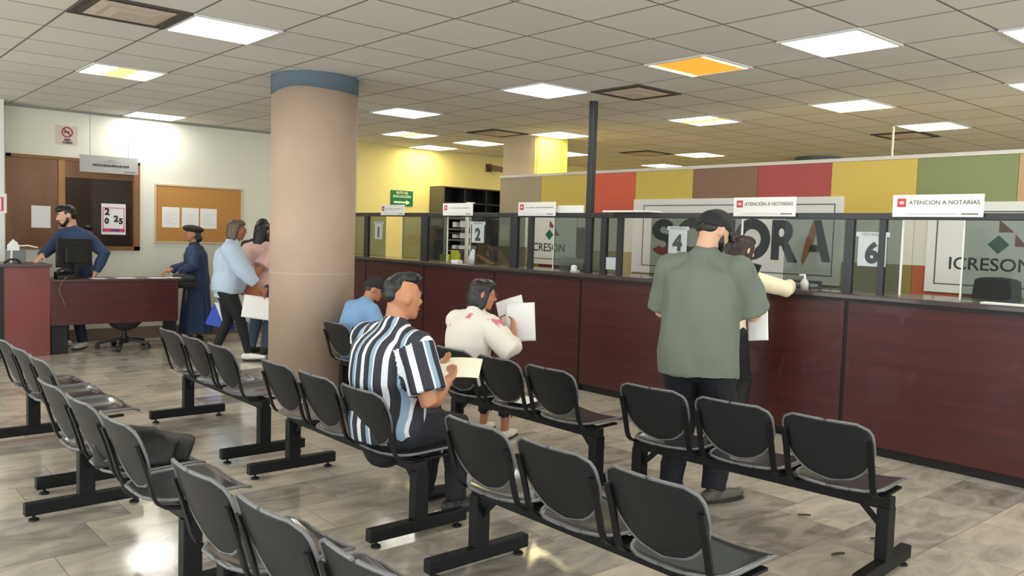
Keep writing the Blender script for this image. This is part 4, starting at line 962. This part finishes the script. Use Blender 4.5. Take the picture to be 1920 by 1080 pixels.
    if hair in ('short', 'fade', 'combed'):
        m = MB(); E_(m, 0, -.012, .028, (.0495, .058, .046)); E_(m, 0, .018, .050, (.042, .045, .028))
        if hair != 'fade': E_(m, 0, -.030, .0, (.0475, .036, .040)); E_(m, -.036, -.006, .012, (.013, .030, .030)); E_(m, .036, -.006, .012, (.013, .030, .030))
        if hair == 'fade': m = MB(); E_(m, 0, .008, .058, (.038, .052, .021)); E_(m, 0, .022, .064, (.032, .036, .018)); E_(m, 0, -.030, .030, (.040, .036, .036)); E_(m, 0, -.046, .006, (.032, .018, .026))
        child(m, 'hair', hm, .0075, 2, .003, 40)
    elif hair == 'bob' or hair == 'long':
        ln = -.075 if hair == 'bob' else -.14
        m = MB(); E_(m, 0, -.012, .026, (.053, .062, .049)); E_(m, 0, .016, .050, (.044, .045, .026))
        m.sweep([hd(0, -.025, .03), hd(0, -.030, -.02), hd(0, -.030, ln * .75), hd(0, -.026, ln)], [(.052 * h, .042 * h), (.055 * h, .042 * h), (.054 * h, .036 * h), (.042 * h, .024 * h)])
        for s in (-1, 1): m.sweep([hd(s * .040, .014, .035), hd(s * .049, .008, 0), hd(s * .049, -.004, ln * .8)], [.014 * h, .014 * h, .016 * h])
        child(m, 'hair', hm, .008, 2, .004, 30)
    elif hair == 'cap':
        m = MB(); E_(m, 0, -.027, .002, (.044, .030, .030)); child(m, 'hair', hm, .0075, 2)
        cm = cloth('cap dark', (34, 34, 36)); m = MB(); m.ell(hd(0, -.004, .022), (.055 * h, .066 * h, .050 * h), HR); m.ell(hd(0, .004, .040), (.046 * h, .052 * h, .040 * h), HR)
        o = child(m, 'cap', cm, .0075, 1)
        for vv in o.data.vertices:
            q = (HR.transposed() @ (vv.co - hc)) / h
            if q.z < .012 - .15 * min(0, q.y) * -1: q.z = .012 + .15 * min(0, q.y) + (q.z - .012) * .05
            vv.co = hc + HR @ (q * h)
        MB().sheet(lambda u, v: hd((u - .5) * .088, .045 + v * .052 * math.sqrt(max(.02, 1 - (2 * u - 1) ** 2)), .016 - .016 * v - .014 * (2 * u - 1) ** 2), 14, 8, .005 * h).build('cap_brim', cm, o, smooth=True)
    elif hair == 'beret':
        m = MB(); E_(m, 0, -.03, -.006, (.052, .040, .048)); E_(m, 0, -.012, .030, (.052, .060, .044)); E_(m, .0, -.048, -.034, (.055, .036, .034)); child(m, 'hair', hm, .008, 2, .004, 30)
        m = MB(); m.ell(hd(0, .0, .046), (.076 * h, .092 * h, .034 * h), HR @ Matrix.Rotation(.06, 3, 'X')); child(m, 'hat', cloth('dark hat', (46, 38, 34)), .009, 2)
    return info
def beard(p, h, c=(26, 22, 22)):
    hd = p['hd']; m = MB(); HR = p['HR']
    m.ell(hd(0, .038, -.056), (.026 * h, .022 * h, .019 * h), HR); m.ell(hd(0, .050, -.046), (.020 * h, .012 * h, .012 * h), HR)
    m.sweep([hd(-.042, .004, -.010), hd(-.040, .012, -.034), hd(-.024, .030, -.052)], [.008 * h, .012 * h, .013 * h]); m.sweep([hd(.042, .004, -.010), hd(.040, .012, -.034), hd(.024, .030, -.052)], [.008 * h, .012 * h, .013 * h])
    m.sweep([hd(-.016, .056, -.026), hd(0, .0615, -.0245), hd(.016, .056, -.026)], [.004 * h] * 3)
    return p['child'](m, 'beard', HAIRM('%d %d %d' % c, c), .007, 2, .002, 40)
def glasses(p, h):
    hd = p['hd']; GM = mat('spectacle frame', rgb(96, 70, 56), .3); m = None
    for s in (-1, 1):
        P = [hd(s * .0195 + .0145 * math.cos(2 * PI * k / 20), .0655, .006 + .0115 * math.sin(2 * PI * k / 20)) for k in range(21)]
        o = MB().sweep(P, [.0012 * h] * 21, n=6).build('glasses_rim', GM, p['body'], smooth=True)
        MB().sweep([hd(s * .034, .0645, .008), hd(s * .050, .040, .009), hd(s * .0515, -.004, .006)], [.0011 * h] * 3, n=6).build('glasses_temple', GM, p['body'], smooth=True)
    MB().sweep([hd(-.0055, .0655, .009), hd(.0055, .0655, .009)], [.0011 * h] * 2, n=6).build('glasses_bridge', GM, p['body'], smooth=True)
def sheet_paper(c, ux, uy, wd, ht, label, bend=.02, m=None, cat='paper', group=None, lines=True):
    c, ux, uy = Vector(c), Vector(ux).normalized(), Vector(uy).normalized(); nz = ux.cross(uy).normalized(); uy = nz.cross(ux).normalized()
    f = lambda u, v: c + ux * (u - .5) * wd + uy * (v - .5) * ht + nz * bend * (math.cos((u - .5) * 2.6) + .5 * math.sin(v * 3 + u))
    o = MB().sheet(f, 12, 12, .0012).build('paper_sheet', m or PAPER, origin=tuple(c), smooth=True); return tag(o, label, cat, group)
# ---- stripes for the shirt of the seated man: colour runs with a coordinate stored per vertex
def stripe_mat():
    m = bpy.data.materials.new('striped cotton'); m.use_nodes = True; nt = m.node_tree; b = nt.nodes['Principled BSDF']; b.inputs['Roughness'].default_value = .75
    at = nt.nodes.new('ShaderNodeAttribute'); at.attribute_name = 'stripe'
    md = nt.nodes.new('ShaderNodeMath'); md.operation = 'FRACT'; nt.links.new(at.outputs['Fac'], md.inputs[0])
    r = nt.nodes.new('ShaderNodeValToRGB'); r.color_ramp.interpolation = 'CONSTANT'; e = r.color_ramp.elements
    navy, whi, blu, dk = rgb(44, 46, 56), rgb(222, 226, 230), rgb(140, 166, 190), rgb(34, 35, 42)
    e[0].position = 0; e[0].color = (*navy, 1); e[1].position = .12; e[1].color = (*whi, 1)
    for p, c in ((.32, navy), (.45, dk), (.58, blu), (.74, whi), (.80, navy)):
        q = e.new(p); q.color = (*c, 1)
    nt.links.new(md.outputs[0], r.inputs['Fac']); nt.links.new(r.outputs[0], b.inputs['Base Color']); return m
def flower_mat():
    m = mat('cloth white blouse with pink print', rgb(236, 230, 218), .8); nt = m.node_tree; b = nt.nodes['Principled BSDF']
    tc = nt.nodes.new('ShaderNodeTexCoord'); n = nt.nodes.new('ShaderNodeTexNoise'); n.inputs['Scale'].default_value = 9; n.inputs['Detail'].default_value = 2
    nt.links.new(tc.outputs['Object'], n.inputs['Vector']); r = nt.nodes.new('ShaderNodeValToRGB'); e = r.color_ramp.elements
    e[0].position = .66; e[0].color = (*rgb(236, 230, 218), 1); e[1].position = .72; e[1].color = (*rgb(228, 120, 140), 1)
    nt.links.new(n.outputs['Fac'], r.inputs['Fac']); nt.links.new(r.outputs[0], b.inputs['Base Color']); return m
def paint_stripes(p, h, width):
    me = p['shirt'].data; at = me.attributes.new('stripe', 'FLOAT', 'CORNER'); V = me.vertices
    def arm(c, s):
        a, e = p['s'][s], p['e'][s]; d = e - a; t = (c - a).dot(d) / d.length_squared; q = a + d * t; return t, q, d.normalized()
    for po in me.polygons:
        c0 = sum((V[i].co for i in po.vertices), Vector()) / len(po.vertices); cls = None
        for s in range(2):
            t, q, ax = arm(c0, s)
            if t > -.05 and (c0 - q).length < .12 and c0.x * p['s'][s].x > 0 and abs(c0.x) > abs(p['s'][s].x) * (.80 + .25 * t): cls = s
        vals = []
        for i in po.vertices:
            c = V[i].co
            if cls is None:
                ang = math.atan2(c.x, -(c.y - p['S'](max(0, min(1, (c.z - p['P0'].z) / .5))).y)); v = 3 + (c.x * .75 + ang * .045) / width; per = 2 * PI * .045 / width
            else:
                t, q, ax = arm(c, cls); u = Vector((0, 1, 0)); u = (u - ax * u.dot(ax)).normalized(); w_ = ax.cross(u); k = c - q
                v = .5 + cls * .3 + math.atan2(k.dot(w_), k.dot(u)) * .075 / width; per = 2 * PI * .075 / width
            if vals and v - vals[0] > per / 2: v -= per
            if vals and v - vals[0] < -per / 2: v += per
            vals.append(v)
        for li, v in zip(po.loop_indices, vals): at.data[li].value = v
# ---- the seated man in the striped shirt
p = person('man in a black, white and blue striped shirt seated on a bench reading a paper', (-3.76, 2.40), 92, 1.70, 1.33, pz=.50, lean=(-4, 16), head=(-6, 4, 0),
           hands=((-3.84, 2.72, .78), (-3.57, 2.66, .75)), feet=((-.13, .38, 0, 6), (.13, .40, 0, -8)), poles=((-.5, -.5, -.7), (.55, -.45, -.7)),
           hair='fade', hairc=(20, 22, 24), belly=.05, shoulders=1.06,
           top=dict(name='stripes', c=(50, 50, 60), mat=stripe_mat(), loose=.024, hem=-.09, sleeve=.80, sl=.026, amp=.009, freq=7, collar=True),
           bottom=dict(type='trousers', name='black denim', c=(24, 26, 32), loose=.014), shoe=(44, 44, 46), palm=((.3, .1, 1), (-.4, .1, 1)), curl=(.8, .8))
paint_stripes(p, 1.70, .135)
MB().sweep([p['hd'](-.03, .036, .058), p['hd'](0, .046, .066), p['hd'](.03, .040, .062)], [.010 * 1.70] * 3).build('hair_quiff', MATS['hair 20 22 24'], p['body'], smooth=True)
sheet_paper((-3.66, 2.82, .80), (.7, .7, .05), (-.6, .6, .30), .24, .24, 'white sheet with a yellow tint held by the man in the striped shirt', .012, mat('yellowish paper', rgb(242, 240, 214), .6))
# ---- the seated woman in white
p = person('woman in a white blouse with glasses seated reading papers before the counter', (-4.76, 3.71), 92, 1.50, 1.28, pz=.505, lean=(4, 20), head=(-30, 10, 0),
           hands=((-4.78, 4.02, .88), (-4.52, 3.96, .87)), feet=((-.25, .42, 0, 25), (.02, .40, 0, 20)), poles=((-.6, -.3, -.7), (.7, -.3, -.7)), hair='bob', hairc=(34, 30, 28),
           top=dict(name='white blouse', c=(236, 230, 218), mat=flower_mat(), loose=.022, hem=-.10, sleeve=1.45, sl=.030, amp=.010, freq=7), bottom=dict(type='trousers', name='dark skirt', c=(36, 34, 38), end=.25), shoe=(226, 220, 206), skin_k='tan', palm=((.5, .2, .3), (-.5, .2, .3)), belly=.03)
glasses(p, 1.50)
for k, (c, ux, uy, a, b_, lb) in enumerate((((-4.54, 4.05, .92), (.8, .55, .1), (-.2, .0, 1), .22, .28, 'front white sheet in the hands of the seated woman in white'),
                                ((-4.66, 4.07, .96), (.8, .5, .35), (-.4, .1, .9), .21, .26, 'raised tilted white sheet behind the front one of the seated woman in white'))):
    sheet_paper(c, ux, uy, a, b_, lb, .012, group='papers of the seated woman')
# ---- the seated man with a cap
p = person('man in a light blue shirt and dark cap seated beside the round column', (-6.53, 3.84), 90, 1.44, 1.18, pz=.475, lean=(-12, 42), head=(-20, 14, 0), hands=((-6.62, 4.14, .60), (-6.34, 4.14, .60)), feet=((-.12, .40, 0, 5), (.12, .40, 0, -5)),
           hair='cap', hairc=(60, 56, 54), top=dict(name='light blue', c=(126, 166, 208), loose=.014, hem=-.08, sleeve=.8, sl=.02, amp=.008), bottom=dict(type='trousers', name='grey trousers', c=(58, 58, 64)), shoe=(50, 48, 46), skin_k='tan')
# ---- the standing man in green
p = person('tall man in a grey green t-shirt and black cap looking at a phone', (-3.01, 4.11), 106, 1.73, 1.24, lean=(0, 9), head=(-28, 22, 0),
           hands=((-3.26, 4.40, 1.10), (-2.97, 4.49, 1.24)), poles=((-.55, -.3, -1), (.6, -.4, -1)), feet=((-.13, -.02, 0, 8), (.13, .02, 0, -30)), hair='cap', hairc=(34, 28, 26), shoulders=1.02,
           top=dict(name='grey green cotton', c=(108, 116, 104), loose=.024, hem=-.28, sleeve=.86, sl=.036, amp=.020, freq=6, flare=.008, straight=1.), bottom=dict(type='trousers', name='black trousers', c=(22, 24, 32), loose=.022), shoe=(84, 80, 70), skin_k='light', palm=((.6, 0, .4), (-.6, 0, .4)), curl=(1.0, 1.0))
beard(p, 1.73, (30, 22, 20))
t = thing('mobile_phone', 'black mobile phone in the hand of the man in green', 'phone', (-2.96, 4.56, 1.36)); t.rotation_euler = (math.radians(-35), math.radians(12), math.radians(20))
sv = OFF[t.name]; OFF[t.name] = Vector((0, 0, 0)); B(-.038, .038, -.005, .005, -.075, .075).build('body', BLK, t, bevel=.004); B(-.034, .034, -.0056, -.005, -.068, .068).build('display', mat('phone glass', rgb(34, 36, 42), .12), t); OFF[t.name] = sv
sheet_paper((-2.86, 4.50, 1.07), (.85, .4, .1), (-.1, .3, 1), .12, .24, 'folded white paper held low by the man in green', .008)
# ---- the woman at the counter, mostly hidden
p = person('woman in a cream blouse leaning on the counter behind the man in green', (-3.86, 5.62), 86, 1.60, 1.05, lean=(4, 20), head=(-10, 10, 0), hands=((-4.1, 6.10, 1.225), (-3.60, 6.10, 1.225)), poles=((-.7, -.1, -.6), (.9, -.1, -.3)),
           feet=((-.11, 0, 0, 4), (.11, .03, 0, -4)), hair='long', hairc=(44, 26, 22), top=dict(name='cream', c=(232, 218, 184), loose=.014, hem=-.1, sleeve=1.8, sl=.014, amp=.008), bottom=dict(type='trousers', name='black', c=(24, 24, 26)), shoe=(40, 40, 40), skin_k='light', palm=((0, 0, -1), (0, 0, -1)), curl=(.3, .3))
# ---- the clerk behind the reception desk
p = person('bearded man in a navy jersey standing behind the reception desk', (-11.33, 2.75), 298, 1.74, 1.10, lean=(3, 17), head=(-32, 14, 0), hands=((-11.03, 2.86, .93), (-11.02, 2.24, 1.10)), poles=((-.9, -.5, -.4), (.6, -.6, -.5)),
           feet=((-.13, .06, 0, 25), (.13, .10, 0, -40)), hair='short', hairc=(22, 22, 24), top=dict(name='navy jersey', c=(48, 64, 96), loose=.012, hem=-.16, sleeve=1.92, sl=.014, amp=.008), bottom=dict(type='trousers', name='blue denim', c=(36, 44, 66)), shoe=(226, 226, 224), skin_k='light', palm=((0, 0, -1), (0, 0, -1)), curl=(.4, .3))
beard(p, 1.74)
# ---- the woman in navy at the desk end
p = person('woman in a long navy dress and dark hat at the end of the reception desk', (-11.2, 4.16), 238, 1.52, 1.32, lean=(0, 8), head=(14, -4, 0), hands=((-11.05, 3.88, .93), (-11.32, 3.86, .95)), poles=((-.8, -.5, -.5), (.7, -.6, -.5)), feet=((-.09, 0, 0, 5), (.09, 0, 0, -5)),
           hair='beret', hairc=(32, 26, 24), top=dict(name='navy jacket', c=(44, 62, 96), loose=.018, flare=.012, straight=.6, hem=-.2, sleeve=1.9, sl=.018, amp=.007, part='jacket'), bottom=dict(type='skirt', name='navy skirt', c=(42, 60, 92), hem=.12), shoe=(50, 44, 40), skin_k='tan', curl=(1.1, 1.1))
def handbag(x, y, z, top_, label, m, wd=.30, ht=.17, rz=0.):
    t = thing('handbag', label, 'handbag', (x, y, z)); t.rotation_euler.z = rz; sv = OFF[t.name]; OFF[t.name] = Vector((0, 0, 0))
    MB().sweep([(0, 0, 0), (0, 0, ht * .6), (0, 0, ht)], [(wd / 2, .05), (wd * .46, .05), (wd * .38, .02)], cap0='flat').build('bag_body', m, t, smooth=True)
    MB().sheet(lambda u, v: ((u - .5) * wd * .8, -.045 - .012 * math.sin(v * PI) + .03 * (1 - v) * 0 - .0, ht * (1.02 - .55 * v)), 8, 8, .006).build('flap', m, t, smooth=True)
    if top_: MB().strip([(-wd * .36, 0, ht * .9), (-wd * .2, .01, top_ * .5), (0, .02, top_), (wd * .2, .01, top_ * .5), (wd * .36, 0, ht * .9)], .016, .004, (0, 1, 0)).build('strap', m, t)
    OFF[t.name] = sv; return t
handbag(-10.90, 3.88, .74, .46, 'black shoulder bag hanging at the side of the woman in navy', mat('black leather', rgb(40, 42, 50), .4), wd=.34, rz=1.3)
# ---- the woman in a light blue shirt
p = person('woman in a loose light blue shirt and black leggings walking with papers', (-9.48, 3.87), 62, 1.61, 1.32, lean=(2, 12), head=(-4, 4, 0), hands=((-9.25, 4.16, .86), (-9.08, 4.14, .80)), poles=((-.6, -.8, -.4), (.6, -.8, -.4)),
           feet=((-.07, -.14, 0, -5), (.10, .26, .0, -18)), knee=((0, 1, .05), (0, 1, .1)), hair='bob', hairc=(96, 80, 66), belly=.05, top=dict(name='pale blue shirt', c=(186, 204, 224), loose=.030, hem=-.24, sleeve=1.8, sl=.034, amp=.014, freq=6, cuff=.6), bottom=dict(type='trousers', name='black leggings', c=(22, 22, 26), loose=.004, amp=.002), shoe=(232, 230, 226), skin_k='brown', curl=(1.0, 1.0))
glasses(p, 1.61)
sheet_paper((-9.14, 4.10, .63), (.55, .83, -.12), (-.1, .1, 1), .34, .26, 'white sheets carried by the woman in the light blue shirt', .01)
t = thing('folder_bag', 'blue folder with a white sheet held behind the woman in the light blue shirt', 'folder', (-9.72, 3.88, .5)); t.rotation_euler = (0, 0, math.radians(52)); sv = OFF[t.name]; OFF[t.name] = Vector((0, 0, 0))
BLU = mat('bright blue plastic', rgb(38, 72, 190), .45)
MB().prism([(-.16, -.13), (.17, -.20), (.17, .13), (-.05, .13)], (0, .012, .02), (1, 0, 0), (0, 0, 1), -.006).build('back_cover', BLU, t); MB().prism([(-.16, -.13), (.17, -.20), (.17, .10), (-.06, .11)], (0, -.012, .02), (1, 0, 0), (0, 0, 1), -.006).build('front_cover', BLU, t)
MB().prism([(-.05, .13), (.04, -.09), (.17, -.09), (.10, .13)], (0, -.022, .02), (1, 0, 0), (0, 0, 1), -.002).build('white_sheet', PAPER, t); OFF[t.name] = sv
# ---- pink shirt and the person in black beyond
p = person('person in a pink shirt and jeans seen from behind, half hidden by the round column', (-9.76, 4.38), 118, 1.60, 1.10, lean=(0, 8), head=(0, 8, 0), hands=((-9.88, 4.70, .92), (-9.55, 4.12, .84)), poles=((-.6, -.6, -.4), (.7, -.6, -.4)), feet=((-.1, 0, 0, 6), (.1, .02, 0, -6)),
           hair='long', hairc=(18, 16, 18), top=dict(name='pink shirt', c=(226, 186, 180), loose=.026, hem=-.14, sleeve=.95, sl=.03, amp=.012, freq=6), bottom=dict(type='trousers', name='faded blue jeans', c=(66, 82, 102), loose=.016), shoe=(36, 36, 38), skin_k='tan')
sheet_paper((-9.42, 4.20, .78), (.5, .85, -.2), (-.3, .2, .9), .24, .17, 'orange brown envelope in the hand of the person in pink', .006, mat('manila envelope', rgb(184, 112, 74), .6), 'envelope')
p = person('person in a black top standing beyond the person in pink', (-10.6, 4.80), 150, 1.64, 1.15, lean=(0, 6), head=(0, 0, 0), hands=((-10.85, 4.84, .95), (-10.65, 5.04, .95)), feet=((-.1, 0, 0, 6), (.1, 0, 0, -6)), hair='short', hairc=(20, 18, 18),
           top=dict(name='black top', c=(28, 27, 30), loose=.018, hem=-.12, sleeve=.9, sl=.022), bottom=dict(type='trousers', name='light jeans', c=(150, 164, 180), loose=.016), shoe=(214, 206, 196), skin_k='tan')
# ---- staff behind the glass, the person in the office
p = person('staff member in dark clothes seated behind the number 2 window with one arm raised', (-8.52, 7.05), 250, 1.62, 1.1, pz=.62, lean=(0, 12), head=(0, 10, 0), hands=((-8.30, 6.72, 1.24), (-8.36, 6.70, 1.44)), poles=((-.6, -.6, -.5), (.7, .2, -.7)), feet=((-.12, .4, .1, 5), (.12, .4, .1, -5)),
           hair='long', hairc=(26, 24, 24), top=dict(name='charcoal top', c=(48, 50, 56), loose=.014, hem=-.05, sleeve=.9, sl=.018), bottom=dict(type='trousers', name='charcoal trousers', c=(40, 40, 44)), shoe=(30, 30, 32), skin_k='tan')
office_chair(-8.50, 7.14, 'office chair carrying the staff member behind the number 2 window', .52, .95, PI)
p = person('person with dark hair in the office behind the window glass, half covered by the poster', (-12.55, 3.12), 20, 1.50, 1.1, lean=(0, 14), head=(-30, 12, 0), hands=((-12.2, 3.0, .95), (-12.25, 3.3, .95)), feet=((-.1, 0, 0, 5), (.1, 0, 0, -5)), hair='bob', hairc=(46, 36, 30),
           top=dict(name='office dark top', c=(70, 56, 52), loose=.016, hem=-.1, sleeve=1.0), bottom=dict(type='trousers', name='office trousers', c=(40, 40, 44)), shoe=(30, 30, 32), skin_k='tan')
# ---- small litter
LEAF = mat('dry leaf', rgb(70, 62, 52), .7)
for k, (x, y, a) in enumerate(((-2.41, 4.36, .6), (-1.97, 4.33, .4), (-1.99, 3.95, 1.0))):
    m = MB().sheet(lambda u, v: ((u - .5) * .07, (v - .5) * .026 * math.sin(PI * (.08 + .84 * u)), .006 + .008 * (2 * v - 1) ** 2 + .006 * u), 10, 6, .0015)
    o = m.build('dry_leaf', LEAF); o.location = (x, y, 0); o.rotation_euler.z = a
    tag(o, ('small dark leaf scrap on the floor below the dark floor strip', 'small dark leaf scrap on the floor beside the right bench leg', 'tiny leaf scrap on the floor nearest the bottom picture edge')[k], 'leaf scrap')
o = sheet_paper((-4.18, 3.76, .436), (.9, .3, 0), (-.3, .9, 0), .2, .24, 'white sheet lying on the seat beside the woman in white', .004)
